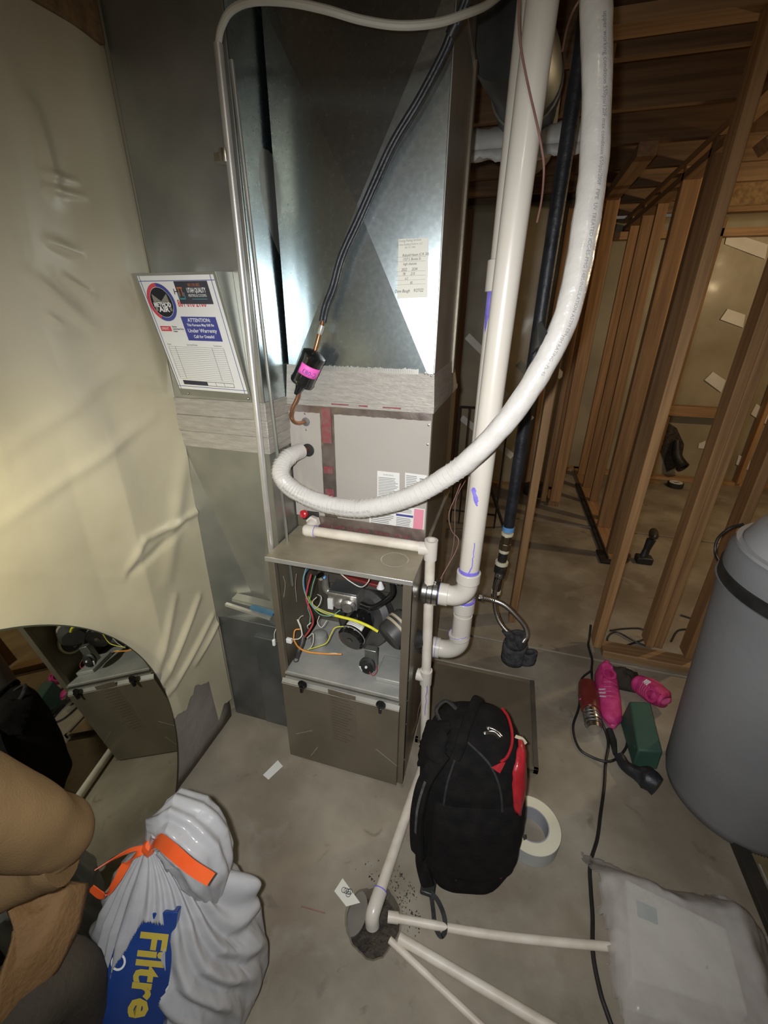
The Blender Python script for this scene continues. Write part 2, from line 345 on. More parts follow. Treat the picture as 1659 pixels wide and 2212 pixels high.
# drain bowl
dr = thing('floor_drain', 'dark dirty floor drain hole where the white pipes end', 'drain', (DX, DY, -.07))
MB().lathe([(.001, -.068), (.05, -.066), (DR*.95, -.058)], (DX, DY, 0), n=32).build('bowl', 'drain', dr)
MB().prism([V((DX-.052+.034*math.cos(a)*1.0-.004, DY+.0+.055*math.sin(a), -.03)) for a in [2*PI*k/24 for k in range(24)]], (0, 0, 1), .012).build('plate', 'drain_lid', dr)
b = MB()
for k in range(60):
    a = random.uniform(0, 2*PI); r = DR*.93*math.sqrt(random.random()); s_ = random.uniform(.002, .007)
    p = V((DX+math.cos(a)*r, DY+math.sin(a)*r, -.056)); b.add([p+V((random.uniform(-1, 1), random.uniform(-1, 1), random.uniform(0, 1)))*s_ for _ in range(4)], [(0, 1, 2), (0, 2, 3), (0, 3, 1), (1, 3, 2)])
b.build('debris', 'drain', dr, kind='stuff')
b = MB()
for k in range(150):
    a = random.gauss(.95, .55); r = DR*random.uniform(1.0, 1.75)+abs(random.gauss(0, .006)); s_ = random.uniform(.0012, .0038)
    p = V((DX+math.cos(a)*r, DY+math.sin(a)*r, .001)); b.add([p+V((random.uniform(-1, 1), random.uniform(-1, 1), random.uniform(0, .6)))*s_*1.4 for _ in range(4)], [(0, 1, 2), (0, 2, 3), (0, 3, 1), (1, 3, 2)])
tag(b.build('dirt_crumbs', 'drain'), 'dark dirt crumbs scattered on the floor around the drain hole', 'dirt')['kind'] = 'stuff'

# ============================================================ LEFT WALL
wl = structure('wall_left')
MB().box(-1.2, -.985, -1.3, 1.66, 0, 2.44).build('stud_backing', 'plastic', wl)
MB().grid(lambda u, v: V((-.975+.006*fbm(u*6, v*3, 2), -1.3+u*2.36, v*.52)), 40, 10).build('foundation', 'concrete_wall', wl, solid=.02)
CREASES = []
for (q0, q1, am, wd) in (((-40, 1170), (330, 900), .006, .018), ((-40, 1232), (268, 1250), .008, .014), ((268, 1250), (305, 1165), .007, .012), ((305, 1165), (430, 1100), .012, .012), ((268, 1250), (395, 1130), -.008, .014),
                         ((345, 1490), (425, 1290), .014, .014), ((362, 1500), (455, 1330), .014, .012), ((420, 1430), (470, 1340), .012, .012), ((330, 1500), (372, 1290), .010, .016), ((355, 1250), (400, 950), .010, .03),
                         ((-40, 1010), (270, 790), .004, .02), ((75, 240), (120, 420), .010, .02), ((90, 375), (165, 392), .007, .007), ((95, 405), (180, 425), .007, .007), ((60, 600), (200, 700), .008, .018), ((100, 520), (175, 545), .006, .010), ((140, 600), (205, 640), .007, .010), ((90, 680), (130, 700), .006, .008)):
    CREASES.append((PX(*q0, -.965), PX(*q1, -.965), am, wd))
def sheet(u, v):
    y = -1.3+u*2.37; z = .03+v*(2.11+.03*fbm(y*4, 2))
    zb = .03 if y < .5 else (.30+.1*fbm(y*7, 1) if y < .97 else .10+.05*fbm(y*9, 2))
    zb = max(zb, .03); z = max(z, zb)
    near = min(1, max(0, (y-.70)/.12)); near += (min(1, .25+max(0, (y-.2)/.5))-near)*min(1, max(0, (z-1.0)/.35))     # taut behind the mirror, loose by the duct
    w = .012*fbm(y*1.7, z*1.2, 5, 2)
    w += .007*math.sin(y*24+2*noise.noise(V((y*2, z*1.5, 0)))+z*1.5)*min(1, max(0, (y-.55)/.3))*min(1, max(0, (z-1.0)/.3))
    for a_, b_, am, wd in CREASES:
        dy, dz = b_.y-a_.y, b_.z-a_.z; L2 = dy*dy+dz*dz; t = max(0, min(1, ((y-a_.y)*dy+(z-a_.z)*dz)/L2))
        d = math.hypot(y-a_.y-t*dy, z-a_.z-t*dz); w += am*math.exp(-(d/wd)**2)*(.35+.65*math.sin(PI*min(1, max(0, t*.9+.05))))
    return V((-.979+.022*near*(.4+.6*near)+w*(.25+.75*near), y, z))
MB().grid(sheet, 440, 380).build('vapour_barrier', 'plastic', wl, smooth=80)

MB().box(-.99, -.955, -1.3, 1.06, 2.10, 2.26).build('shade_board', 'joist', wl, bevel=.004)  # dark boards added to stand in for the shade along the wall top
MB().box(-1.0, -.965, -1.3, 1.06, 2.265, 2.44).build('shade_board', 'joist', wl, bevel=.004)
# ============================================================ BACK AND FAR WALLS, CEILING
def stud(par, x0, x1, y0, y1, z0=.04, z1=2.40, mt='wood'): return MB().box(x0, x1, y0, y1, z0, z1).build('stud', mt, par, bevel=.003)
wb = structure('wall_back')
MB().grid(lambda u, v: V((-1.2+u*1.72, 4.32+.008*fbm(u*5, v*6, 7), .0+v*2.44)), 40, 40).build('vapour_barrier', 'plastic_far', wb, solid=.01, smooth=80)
MB().box(-1.2, .56, 4.34, 4.6, 0, 2.44).build('wall_core', 'osb', wb)
for x in (-.9, -.5, -.1, .28): stud(wb, x, x+.038, 4.35-.12, 4.35-.032, .04)
MB().box(-1.2, .56, 4.23, 4.32, 0, .04).build('bottom_plate', 'wood_x', wb)
for k, (x, z, a) in enumerate(((-.32, 1.35, -.7), (-.1, 1.0, -.7), (-.3, .62, -.6), (.15, .8, -.7), (.35, 1.2, -.7), (.02, .42, -.6))):
    c = V((x, 4.205, z)); d = V((math.cos(a), 0, math.sin(a)))*.13; w = V((-math.sin(a), 0, math.cos(a)))*.03
    MB().slab(c-d-w, c+d-w, c+d+w, c-d+w, .002).build('seam_tape', 'tape_white', wb)
wf = structure('wall_far')
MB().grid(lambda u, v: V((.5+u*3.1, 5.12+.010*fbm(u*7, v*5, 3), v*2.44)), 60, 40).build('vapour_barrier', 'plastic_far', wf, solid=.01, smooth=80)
MB().box(.5, 3.6, 5.16, 5.3, 0, 2.44).build('wall_core', 'osb', wf)
MB().box(.5, 3.6, 5.03, 5.12, 0, .04).build('bottom_plate', 'wood_x', wf)
MB().box(.5, 3.6, 5.0, 5.10, 2.26, 2.32).build('top_plate', 'wood_x', wf)
a_, b_ = PY(1432, 884, 5.0), PY(1555, 905, 5.0)
MB().box(a_.x, b_.x+.15, 4.98, 5.08, .70, .80).build('ledger_board', 'wood_x', wf, bevel=.003)
stud(wf, 1.60, 1.64, 5.0, 5.09); stud(wf, 2.42, 2.46, 5.0, 5.09); stud(wf, 2.83, 2.87, 5.0, 5.09)
strips = [((1572, 500), (1659, 528), (1653, 560), (1566, 527)), ((1572, 667), (1610, 680), (1605, 708), (1556, 690)), ((1540, 803), (1568, 822), (1558, 848), (1522, 821)),
          ((1634, 872), (1675, 900), (1668, 925), (1622, 895)), ((1596, 983), (1621, 993), (1616, 1016), (1590, 1003)), ((1510, 958), (1524, 952), (1524, 970), (1508, 968))]
for q in strips:
    pts = [PY(x, y, 5.10) for x, y in q]; MB().prism(pts, (0, 1, 0), .004).build('seam_tape', 'tape_white', wf)
MB().prism([PY(x, y, 5.10) for x, y in ((1432, 905), (1462, 925), (1478, 960), (1470, 1005), (1440, 1020), (1428, 975))], (0, 1, 0), .004).build('torn_opening', 'drain', wf)
op = thing('drain_stub', 'dark pipe stub sticking out of torn plastic on far wall', 'pipe', PY(1457, 985, 5.06))
p = PY(1457, 985, 5.06); b = MB(); b.tube([p+V((-.02, 0, .17)), p+V((-.01, -.03, .08)), p+V((.01, -.06, .0)), p+V((.05, -.10, -.06))], [.03, .045, .05, .055], 14); b.build('stub', 'black_iron', op)
MB().lathe([(.04, 0), (.062, 0), (.062, .03), (.04, .03)], p+V((.05, -.11, -.07)), (.5, -.7, -.5), 20, True).build('hub', 'black_iron', op)
wr = structure('wall_right')
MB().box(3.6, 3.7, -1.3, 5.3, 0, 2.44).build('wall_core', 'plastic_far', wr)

ce = structure('ceiling')
for i in range(6):
    y0 = -1.3+i*1.1
    for j in range(2): MB().box(-1.2+j*2.42, 1.2+j*2.42-(.0 if j else 0), y0, y0+1.094, 2.70, 2.72).build('subfloor_panel', 'osb', ce)
for k in range(14):
    y = -.9+k*.45; x0 = -1.2
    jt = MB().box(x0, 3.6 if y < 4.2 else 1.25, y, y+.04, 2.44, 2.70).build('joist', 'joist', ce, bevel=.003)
MB().box(1.25, 3.6, 5.12, 5.16, 2.44, 2.70).build('rim_board', 'osb', ce)
MB().box(1.25, 3.6, 5.02, 5.12, 2.44, 2.48).build('sill_plate', 'wood_x', ce)
# rim boards above the left side (dark, brown)
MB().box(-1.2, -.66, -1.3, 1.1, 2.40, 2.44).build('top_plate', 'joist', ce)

# partition of near posts
wp = structure('wall_partition')
stud(wp, .583, .621, 1.915, 2.004)
for i, x in enumerate((.845, .884)): MB().box(x, x+.037, 2.0+.004*(i % 2), 2.09, .04, 2.40).build('stud', 'wood', wp, bevel=.003)
stud(wp, .165, .203, 2.05, 2.139, 0.0)
a_, b_ = PZ(1302, 1417, .04), PZ(1500, 1457, .04)
MB().box(.63, 1.6, 1.90, 1.99, .0, .04).build('bottom_plate', 'wood_x', wp, bevel=.003)
xs_ = PY(1549, 1250, 1.96).x; stud(wp, xs_, xs_+.038, 1.96, 2.049); stud(wp, 1.66, 1.70, 1.95, 2.04)
MB().box(.1, 3.0, 1.95, 2.04, 2.40, 2.44).build('top_plate', 'wood_x', wp)
MB().bar((.70, 2.02, 2.08), (1.06, 2.02, 2.40), .04, .09, (0, 1, 0)).build('brace', 'wood', wp)
wc = structure('wall_corridor')
for (x, y, w, dp) in ((.835, 3.0, .089, .038), (.84, 3.04, .089, .038), (.84, 3.45, .1, .038), (.87, 3.60, .12, .04), (.86, 4.02, .07, .038), (.85, 4.4, .089, .038), (.85, 4.8, .089, .038),
                      (.50, 3.90, .09, .038), (.49, 4.30, .09, .038), (.49, 4.7, .09, .038), (.42, 3.88, .045, .06)):
    stud(wc, x, x+w, y, y+dp)
MB().box(.84, .93, 2.04, 5.1, 2.40, 2.44).build('top_plate', 'wood_y', wc)
MB().box(.84, .93, 2.9, 5.1, 2.33, 2.37).build('top_plate', 'wood_y', wc)
MB().box(.84, .93, 2.95, 5.1, 0, .04).build('bottom_plate', 'wood_y', wc)
MB().box(.49, .58, 3.88, 5.1, 0, .04).build('bottom_plate', 'wood_y', wc)
MB().box(.49, .58, 3.0, 5.1, 2.34, 2.40).build('top_plate', 'wood_y', wc)

# ============================================================ RETURN AIR DUCT
RX0, RX1, RY = -.958, -.657, 1.07
rd = thing('return_air_duct', 'tall dull galvanized return air duct in the left corner beside the furnace', 'duct', (-.81, 1.3, 0))
MB().box(RX0, RX1, RY, 1.52, 1.33, 2.44).build('upper_duct', 'galv_dull', rd, bevel=.002)
sf = MB().grid(lambda u, v: V((RX1+.0012+.0022*math.sin(v*9+u*2)*math.sin(u*PI), RY+.004+u*.44, 1.335+v*1.1)), 20, 60).build('side_sheet', 'galv', rd, smooth=80)
MB().box(RX0-.003, RX1+.006, RY-.006, 1.525, 1.285, 1.335).build('mastic_band', 'mastic', rd, bevel=.002)
MB().box(RX0-.001, RX1+.008, RY-.008, 1.525, 1.235, 1.285).build('mastic_band', 'mastic', rd, bevel=.003)
MB().box(RX0-.001, RX1+.004, RY-.003, 1.52, 1.185, 1.235).build('mastic_band', 'mastic', rd, bevel=.002)
# boot: front skin in two facets over the transition
b = MB()
A = V((RX0, RY, 1.185)); B_ = V((RX1, RY, 1.185)); C_ = V((RX0, RY, .52)); D_ = V((RX1, RY, .52)); mdp = V((-.79, RY+.05, .52)); e = V((0, .35, 0))
b.add([A, B_, C_, mdp, D_, A+e, B_+e, C_+e, D_+e], [(0, 2, 3), (0, 3, 1), (1, 3, 4), (0, 5, 7, 2), (1, 4, 8, 6), (2, 7, 8, 4, 3)])
b.build('boot', 'galv_dull', rd, smooth=5)
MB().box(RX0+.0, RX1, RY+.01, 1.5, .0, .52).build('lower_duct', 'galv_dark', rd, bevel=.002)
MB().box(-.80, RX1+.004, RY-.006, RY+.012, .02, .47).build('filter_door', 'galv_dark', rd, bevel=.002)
a_, b_ = PY(488, 1305, 1.05), PY(585, 1336, 1.05)
MB().bar(a_, b_, .012, .010).build('door_lip', 'chrome_edge', rd)
a_, b_ = PY(500, 1297, 1.06), PY(592, 1320, 1.06)
MB().bar(a_+V((0, .02, .0)), b_+V((0, .02, 0)), .035, .014).build('door_hem', 'galv_dull', rd)
fe = MB(); a_, b_ = PY(543, 1310, 1.058), PY(592, 1326, 1.058)
fe.bar(a_, b_, .02, .010); tag(fe.build('air_filter', 'filter_blue'), 'blue edge of an air filter poking out of the duct slot', 'filter')
for i, (px, py) in enumerate(((333, 590), (338, 662))):
    q = PY(px+6, py+2, 1.068); MB().lathe([(.004, 0), (.004, .003), (.001, .004)], q, (0, -1, 0), 8).build('screw', 'steel', rd)

# ---- paper pocket hung on it
TL, TR, BR, BL = V((-.94, 1.0, 1.646)), V((-.716, 1.0, 1.647)), V((-.70, 1.062, 1.359)), V((-.926, 1.062, 1.363))
sg = thing('service_record_pocket', 'slanted metal pocket with printed service record sheet on the duct', 'sign', (-.82, 1.05, 1.34))
ux = (TR-TL).normalized(); uy = (TL-BL).normalized(); nn = ux.cross(uy).normalized(); uy = nn.cross(ux)
WS, HS = (TR-TL).length, (TL-BL).length
def SP(u, v, h=0): return BL.lerp(BR, u).lerp(TL.lerp(TR, u), v)+nn*h
b = MB(); b.slab(SP(-.02, -.07, -.001), SP(1.02, -.07, -.001), SP(1.03, 1.02, -.001), SP(-.04, 1.02, -.001), .0015)
k0 = SP(1.02, -.05, -.002); k1 = SP(1.03, 1.02, -.002)
b.prism([k0, k1, V((k1.x, RY-.001, k1.z+.005)), V((k0.x, RY-.001, k0.z-.01))], (1, 0, 0), .0015)
k0 = SP(-.02, -.05, -.002); k1 = SP(-.04, 1.02, -.002)
b.prism([k0, k1, V((k1.x, RY-.001, k1.z+.005)), V((k0.x, RY-.001, k0.z-.01))], (1, 0, 0), .0015)
b.build('pocket', 'galv_dull', sg)
for u in (.1, .98):
    MB().lathe([(.003, 0), (.004, .002), (.001, .004)], SP(u, -.05, 0), nn, 10).build('rivet', 'steel', sg)
sh = MB().slab(SP(0, 0, .0008), SP(1, 0, .0008), SP(1, 1, .0008), SP(0, 1, .0008), .0008).build('sheet', 'paper', sg)
def rect(b, u0, u1, v0, v1, h=.0012): return b.slab(SP(u0, v0, h), SP(u1, v0, h), SP(u1, v1, h), SP(u0, v1, h), .0002)
b = MB()
for (u0, u1, v0, v1) in ((.022, .029, 0, 1), (.957, .964, 0, 1), (0, 1, .027, .032), (0, 1, .957, .962)): rect(b, u0, u1, v0, v1)
b.build('border', 'ink_blue', sh)
b = MB(); rect(b, .40, .87, .472, .676); b.build('blue_notice', 'ink_blue', sh)
b = MB(); rect(b, .465, .90, .778, .955, .0014); b.build('dark_sticker', 'ink', sh)
b = MB()
for i, (t, s_, v, bo) in enumerate((('ATTENTION:', .0125, .634, 0), ('This Furnace May Still Be', .0085, .598, 0), ('Under Warrenty', .0135, .545, 0), ('Call for Details!', .0105, .498, 0))):
    b.text(t, s_, SP(.635, v, .0014), ux, uy, 'CENTER', .95, bold=.0002)
b.text('UTAH QUALITY', .0155, SP(.605, .868, .0017), ux, uy, 'LEFT', .50, bold=.0003); b.text('HEATING & COOLING', .0095, SP(.605, .835, .0017), ux, uy, 'LEFT', .56)
b.text('METHOD', .015, SP(.21, .755, .0017), ux, uy, 'CENTER', .85, bold=.0004); b.text('AIR', .017, SP(.21, .715, .0017), ux, uy, 'CENTER', 1.2, bold=.0006)
b.build('white_lettering', 'ink_white', sh, kind='stuff')
b = MB(); b.text('801 618 2106', .023, SP(.42, .757, .0006), ux, uy, 'LEFT', .66, bold=.0006); b.build('red_number', 'ink_red', sh)
b = MB(); b.text('H', .018, SP(.42, .855, .0006), ux, uy, bold=.0003)
b.text('Date', .006, SP(.07, .425, .0012), ux, uy); b.text('Service/Notes', .006, SP(.35, .425, .0012), ux, uy); b.text('Technician', .006, SP(.72, .425, .0012), ux, uy)
rect(b, .10, .46, .048, .09); b.text('Factory', .005, SP(.23, .583, .0012), ux, uy, bold=.0002); b.text('Authorized Parts', .005, SP(.23, .563, .0012), ux, uy, bold=.0002); b.text('Dealer', .005, SP(.23, .543, .0012), ux, uy, bold=.0002)
for i in range(18): rect(b, .075, .85, .105+i*.0180, .1065+i*.0180)
for u in (.075, .17, .69, .85): rect(b, u-.0015, u+.0015, .105, .412)
for (u0, u1, v0, v1) in ((.46, .84, .048, .052), (.46, .84, .086, .09), (.835, .84, .048, .09), (.58, .584, .048, .09), (.70, .704, .048, .09)): rect(b, u0, u1, v0, v1)
b.build('printed_table', 'ink', sh, kind='stuff')
b = MB(); b.text('801 518 1832', .010, SP(.64, .915, .0017), ux, uy, 'LEFT', .62)
rect(b, .49, .50, .84, .90, .0017); rect(b, .53, .54, .84, .90, .0017); rect(b, .48, .55, .90, .91, .0017); b.build('orange_mark', 'ink_orange', sh, kind='stuff')
b = MB(); rect(b, .475, .56, .815, .825, .0017); rect(b, .475, .485, .815, .87, .0017); rect(b, .55, .56, .815, .87, .0017); rect(b, .64, .84, .815, .820, .0017); b.build('teal_mark', 'ink_teal', sh)
b = MB()   # round emblem: ring half red, half blue, dark disc with a pale M
def ell(u0, v0, ru, rv, a): return SP(u0+ru*math.cos(a), v0+rv*math.sin(a), .0013)
def ringseg(r0, r1, a0, a1, nn_=24, h=.0013):
    bb = MB()
    for i in range(nn_):
        x0 = a0+(a1-a0)*i/nn_; x1 = a0+(a1-a0)*(i+1)/nn_
        P = [SP(.21+rr*math.cos(x)*.185, .79+rr*math.sin(x)*.155, h) for rr, x in ((r0, x0), (r1, x0), (r1, x1), (r0, x1))]
        bb.slab(P[0], P[1], P[2], P[3], .0002)
    return bb
ringseg(.8, 1, PI*.5, PI*1.35).build('red_ring', 'ink_red', sh); ringseg(.8, 1, -PI*.65, PI*.5).build('blue_ring', 'ink_blue', sh)
ringseg(0, .78, 0, 2*PI, 32).build('dark_disc', 'ink', sh)
b = MB()
for P in (((.12, .72), (.15, .72), (.17, .80), (.135, .86)), ((.135, .86), (.17, .80), (.235, .765), (.235, .80)), ((.235, .80), (.235, .765), (.30, .80), (.335, .86)), ((.335, .86), (.30, .80), (.32, .72), (.35, .72))):
    b.prism([SP(u, v, .0015) for u, v in P], nn, .0002)
for i_ in range(len(b.v)): b.v[i_] = b.v[i_]-ux*.0055
b.build('emblem_letter', 'galv_dull', sh)
b = MB(); rect(b, .06, .21, .548, .592); b.build('red_patch', 'ink_red', sh)
b = MB(); b.text('SPRINT', .009, SP(.075, .560, .0014), ux, uy, 'LEFT', .8); b.build('patch_lettering', 'ink_white', sh)

# ============================================================ CONDUIT AND CABLE
cn = thing('metal_conduit', 'thin galvanized conduit running up in front of the return duct corner', 'conduit', (-.672, 1.035, .6))
c0, c1 = PY(583, 1172, 1.04), PY(462, 86, 1.04)
c0 = V((-.672, 1.045, .60)); 
MB().cyl(c0, PY(471, 95, 1.045), .0095, 16).build('pipe', 'conduit', cn)
MB().cyl(PY(592, 1000, 1.06)+V((.006, .03, -.45)), PY(500, 130, 1.055)+V((0, .0, 0)), .005, 10).build('thin_tube', 'galv_dull', cn)
q = PY(487, 338, 1.045); MB().lathe([(.0135, -.012), (.0145, 0), (.0135, .012)], q, (0, 0, 1), 16).build('strap', 'steel', cn)
MB().box(q.x-.028, q.x-.012, q.y-.003, q.y+.02, q.z-.008, q.z+.008).build('strap_ear', 'steel', cn)
cb = MB(); pts = [PY(471, 100, 1.045), PY(478, 60, 1.04), PY(500, 22, 1.03), PY(545, 3, 1.02), PY(620, 4, 1.02), PY(700, 20, 1.03), PY(780, 43, 1.05), PY(860, 55, 1.07), PY(940, 50, 1.09), PY(1000, 32, 1.12), PY(1062, 4, 1.2), PY(1130, -60, 1.35)]
tag(cb.tube(pts, .0068, 10).build('white_cable', 'nm'), 'thick white cable arching from conduit top across the supply duct', 'cable')

# ============================================================ SUPPLY PLENUM
SX0, SX1, SY, ZP0, ZP1 = -.642, -.203, 1.205, 1.405, 2.20
sp = thing('supply_plenum', 'shiny galvanized supply duct with cross creases rising above the coil cabinet', 'duct', (-.42, 1.4, 1.32))
b = MB(); mc = PY(771, 443, SY-.018)
zt, zb = ZP1, ZP0-.02
cs = [V((SX0, SY, zb)), V((SX1, SY, zb)), V((SX1, SY, zt)), V((SX0, SY, zt))]
def facet(p, q, nn_=1): return (p, q, mc)
b.add(cs+[mc], [(0, 1, 4), (1, 2, 4), (2, 3, 4), (3, 0, 4)])
b.build('front_sheet', 'galv', sp, smooth=0.5)
b = MB(); b.box(SX0, SX1, SY+.002, 1.575, zb, zt); b.build('casing', 'galv', sp, bevel=.001)
MB().box(SX0-.006, SX1+.006, SY-.006, 1.58, zt-.004, zt+.012).build('slip_joint', 'galv_dull', sp, bevel=.002)
MB().box(SX0, SX1, SY+.01, 1.57, zt+.012, 2.70).build('upper_section', 'galv_dull', sp)
MB().box(SX1-.001, SX1+.012, 1.555, 1.585, zb, zt).build('side_seam', 'cabinet', sp, bevel=.002)
b = MB()       # tapered, brushed skirt between coil and plenum
z0, z1 = 1.322, 1.428
b.add([(SX0-.012, SY-.012, z0), (SX1+.010, SY-.012, z0), (SX1+.012, 1.70, z0), (SX0-.012, 1.70, z0), (SX0-.004, SY-.005, z1), (SX1+.004, SY-.005, z1-.01), (SX1+.004, 1.60, z1), (SX0-.004, 1.60, z1)],
      [(0, 1, 5, 4), (1, 2, 6, 5), (2, 3, 7, 6), (3, 0, 4, 7), (4, 5, 6, 7), (3, 2, 1, 0)])
b.build('mastic_skirt', 'mastic', sp)
MB().box(SX1+.001, SX1+.0035, SY+.0, 1.56, 1.42, 2.18).build('side_sheet', 'galv_dull', sp)
b = MB()
for k in range(70):
    x = SX0+.04+k*(SX1-SX0-.08)/70; h = .004+.007*abs(noise.noise(V((k*.7, 1, 2)))); b.box(x, x+.0045, SY-.0068, SY-.0058, z1-.012, z1+h-.004)
b.build('brush_edge', 'chrome_edge', sp)
for q in ((925, 808), (932, 812), (918, 806)): MB().lathe([(.003, 0), (.003, .002), (.001, .003)], PY(*q, SY-.006), (0, -1, 0), 8).build('screw', 'steel', sp)
# card
ca = thing('balance_report_card', 'cream paper card with handwritten notes stuck high on the supply duct', 'card', PY(886, 645, 1.195))
ck = [PY(849, 645, 1.196), PY(923, 642, 1.196), PY(925, 514, 1.196), PY(848, 517, 1.196)]
def plate_on(par, name, mt, ck, t=.0008): return MB().slab(*ck, t).build(name, mt, par)
cd_ = plate_on(ca, 'card', 'card', ck)
cx, cy = (ck[1]-ck[0]).normalized(), (ck[3]-ck[0]).normalized(); cn_ = cx.cross(cy)
def CP(ck, u, v, h=.0004):
    n_ = (ck[1]-ck[0]).cross(ck[3]-ck[0]).normalized(); return ck[0].lerp(ck[1], u).lerp(ck[3].lerp(ck[2], u), v)+n_*h
b = MB()
for t, u, v, s_ in (('Energy Rating Services', .5, .955, .0072), ('A New Building Perform. LLC', .5, .895, .0062), ('801 721-7000', .5, .845, .0055)): b.text(t, s_, CP(ck, u, v), cx, cy, 'CENTER', .85)
for v in (.70, .625, .46, .385, .31, .235): b.slab(CP(ck, .06, v), CP(ck, .94, v), CP(ck, .94, v+.004), CP(ck, .06, v+.004), .0001)
b.build('print', 'ink_grey', cd_)
b = MB()
for t, u, v, s_ in (('Rebuild Haven (C.R. 20)', .28, .71, .0085), ('1727 S. Bonita St', .28, .64, .0085), ('high chances', .30, .565, .0085), ('2022      2534', .25, .47, .009), ('78       215', .28, .395, .009), ('6.2', .35, .32, .008), ('82', .5, .245, .008), ('Dave Baugh    9/27/22', .05, .10, .0105)):
    b.text(t, s_, CP(ck, u, v), cx, cy+cx*.25, 'LEFT', .8)
b.build('handwriting', 'ink', cd_)

# ============================================================ COIL CABINET
CX0, CX1, CY, CZ0, CZ1 = -.655, -.197, 1.20, .888, 1.325
co = thing('coil_cabinet', 'greige evaporator coil cabinet sitting on top of the furnace', 'coil cabinet', (-.42, 1.45, CZ0))
MB().box(CX0, CX1, CY+.004, 1.73, CZ0, CZ1).build('casing', 'cabinet', co, bevel=.003)
xt0, xt1 = PY(692, 900, CY).x, PY(722, 900, CY).x
MB().box(CX0+.002, xt0+.004, CY-.002, CY+.006, CZ0+.045, CZ1-.012).build('side_panel', 'greige', co, bevel=.001)
MB().box(xt1-.004, CX1-.002, CY-.002, CY+.006, CZ0+.045, CZ1-.012).build('front_panel', 'greige', co, bevel=.001)
b = MB().grid(lambda u, v: V((xt0+u*(xt1-xt0), CY-.0035+.0012*fbm(u*3, v*14, 1), CZ0+.04+v*(CZ1-CZ0-.05))), 6, 60)
b.build('foil_strip', 'foil', co)
for (v0, v1) in ((.70, .98), (.44, .50), (.12, .30)):
    b = MB(); zz = [CZ0+.04+q*(CZ1-CZ0-.05) for q in (v0, v1)]; b.slab((xt0+.006, CY-.006, zz[0]), (xt1-.009, CY-.006, zz[0]), (xt1-.009, CY-.006, zz[1]), (xt0+.006, CY-.006, zz[1]), .0005); b.build('red_foil_print', 'foil_red', co)
MB().box(CX0-.004, CX1+.004, CY-.008, 1.735, CZ1-.014, CZ1+.004).build('taped_flange', 'mastic', co, bevel=.002)
for u0, u1 in ((.33, .45), (.52, .58), (.68, .80)):
    x0, x1 = CX0+u0*(CX1-CX0), CX0+u1*(CX1-CX0); MB().box(x0, x1, CY-.0086, CY-.008, CZ1-.006, CZ1-.002).build('red_tape_print', 'foil_red', co)
MB().grid(lambda u, v: V((CX0+u*(CX1-CX0), CY-.004-.001*fbm(u*20, v*3), CZ1-.035+v*.022+.003*noise.noise(V((u*30, 0, 0))))), 60, 3).build('foil_edge', 'foil', co)
MB().grid(lambda u, v: V((CX0+.05+u*(CX1-CX0-.05), CY-.006-.004*v+.002*fbm(u*20, v*3), CZ0+.055-v*.05)), 70, 6).build('base_foil_strip', 'foil', co)
b = MB(); b.text('UL 181B-FX  UL LISTED  181B-FX   UL 723', .017, (CX0+.10, CY-.0105, CZ0+.017), (1, 0, 0), (0, -.15, 1), 'LEFT', 1.0, bold=.0006); b.build('base_foil_print', 'foil_red', co)
for px, py in ((659, 893), (662, 928), (926, 918), (924, 960)): MB().lathe([(.0035, 0), (.0035, .002), (.001, .003)], PY(px, py, CY-.002), (0, -1, 0), 8).build('screw', 'steel', co)
MB().lathe([(.006, 0), (.0135, .001), (.0135, .003), (.006, .004)], PY(661, 911, CY-.002), (0, -1, 0), 18).build('line_grommet', 'galv_dark', co)
MB().lathe([(.012, 0), (.021, .001), (.021, .004), (.012, .006)], PY(666, 972, CY-.002), (0, -1, 0), 22).build('suction_grommet', 'black_plastic', co)
q = PY(672, 1112, CY-.004); MB().box(q.x-.03, q.x+.03, CY-.012, CY-.002, q.z-.018, q.z+.014).build('drain_port', 'black_plastic', co, bevel=.003)
q = PY(657, 1112, CY-.02); MB().lathe([(.012, 0), (.014, .004), (.014, .014), (.010, .018), (.006, .016)], q+V((0, .012, 0)), (-.3, -1, .1), 22).build('red_plug', 'red_plastic', co)
def sticker(name, label, px4, nlines, group=None, y=CY-.0028):
    ck = [PY(*q, y) for q in px4]; t = thing(name, label, 'label', (ck[0]+ck[1])/2)
    s = plate_on(t, 'sheet', 'paper', ck, .0006); return t, s, ck
def lines(b, ck, u0, u1, v0, v1, n_, fill=.4, jag=.25):
    for i in range(n_):
        v = v0+(v1-v0)*(i+.3)/n_; w = (v1-v0)/n_*fill; ue = u1-(u1-u0)*jag*random.random()
        b.slab(CP(ck, u0, v), CP(ck, ue, v), CP(ck, ue, v+w), CP(ck, u0, v+w), .0001)
t, s, ck = sticker('warning_label', 'white warning label with grey text, left one on the coil cabinet', ((815, 1075), (863, 1079), (863, 1022), (815, 1017)), 12)
b = MB(); lines(b, ck, .05, .95, .03, .80, 13); b.text('WARNING', .007, CP(ck, .5, .86), (1, 0, 0), (0, 0, 1), 'CENTER'); b.build('print', 'ink_grey', s)
t, s, ck = sticker('rating_label', 'white rating label right of the warning label, with bar code', ((875, 1060), (921, 1064), (922, 1027), (875, 1021)), 8)
b = MB(); lines(b, ck, .05, .6, .03, .9, 9); lines(b, ck, .68, .95, .45, .8, 3, .6, 0); b.build('print', 'ink_grey', s)
ybl = CY-.0032
t, s, ck = sticker('instruction_label', 'wide instruction label with pink block at the coil cabinet bottom', ((797, 1139), (914, 1157), (918, 1100), (800, 1085)), 8, y=ybl)
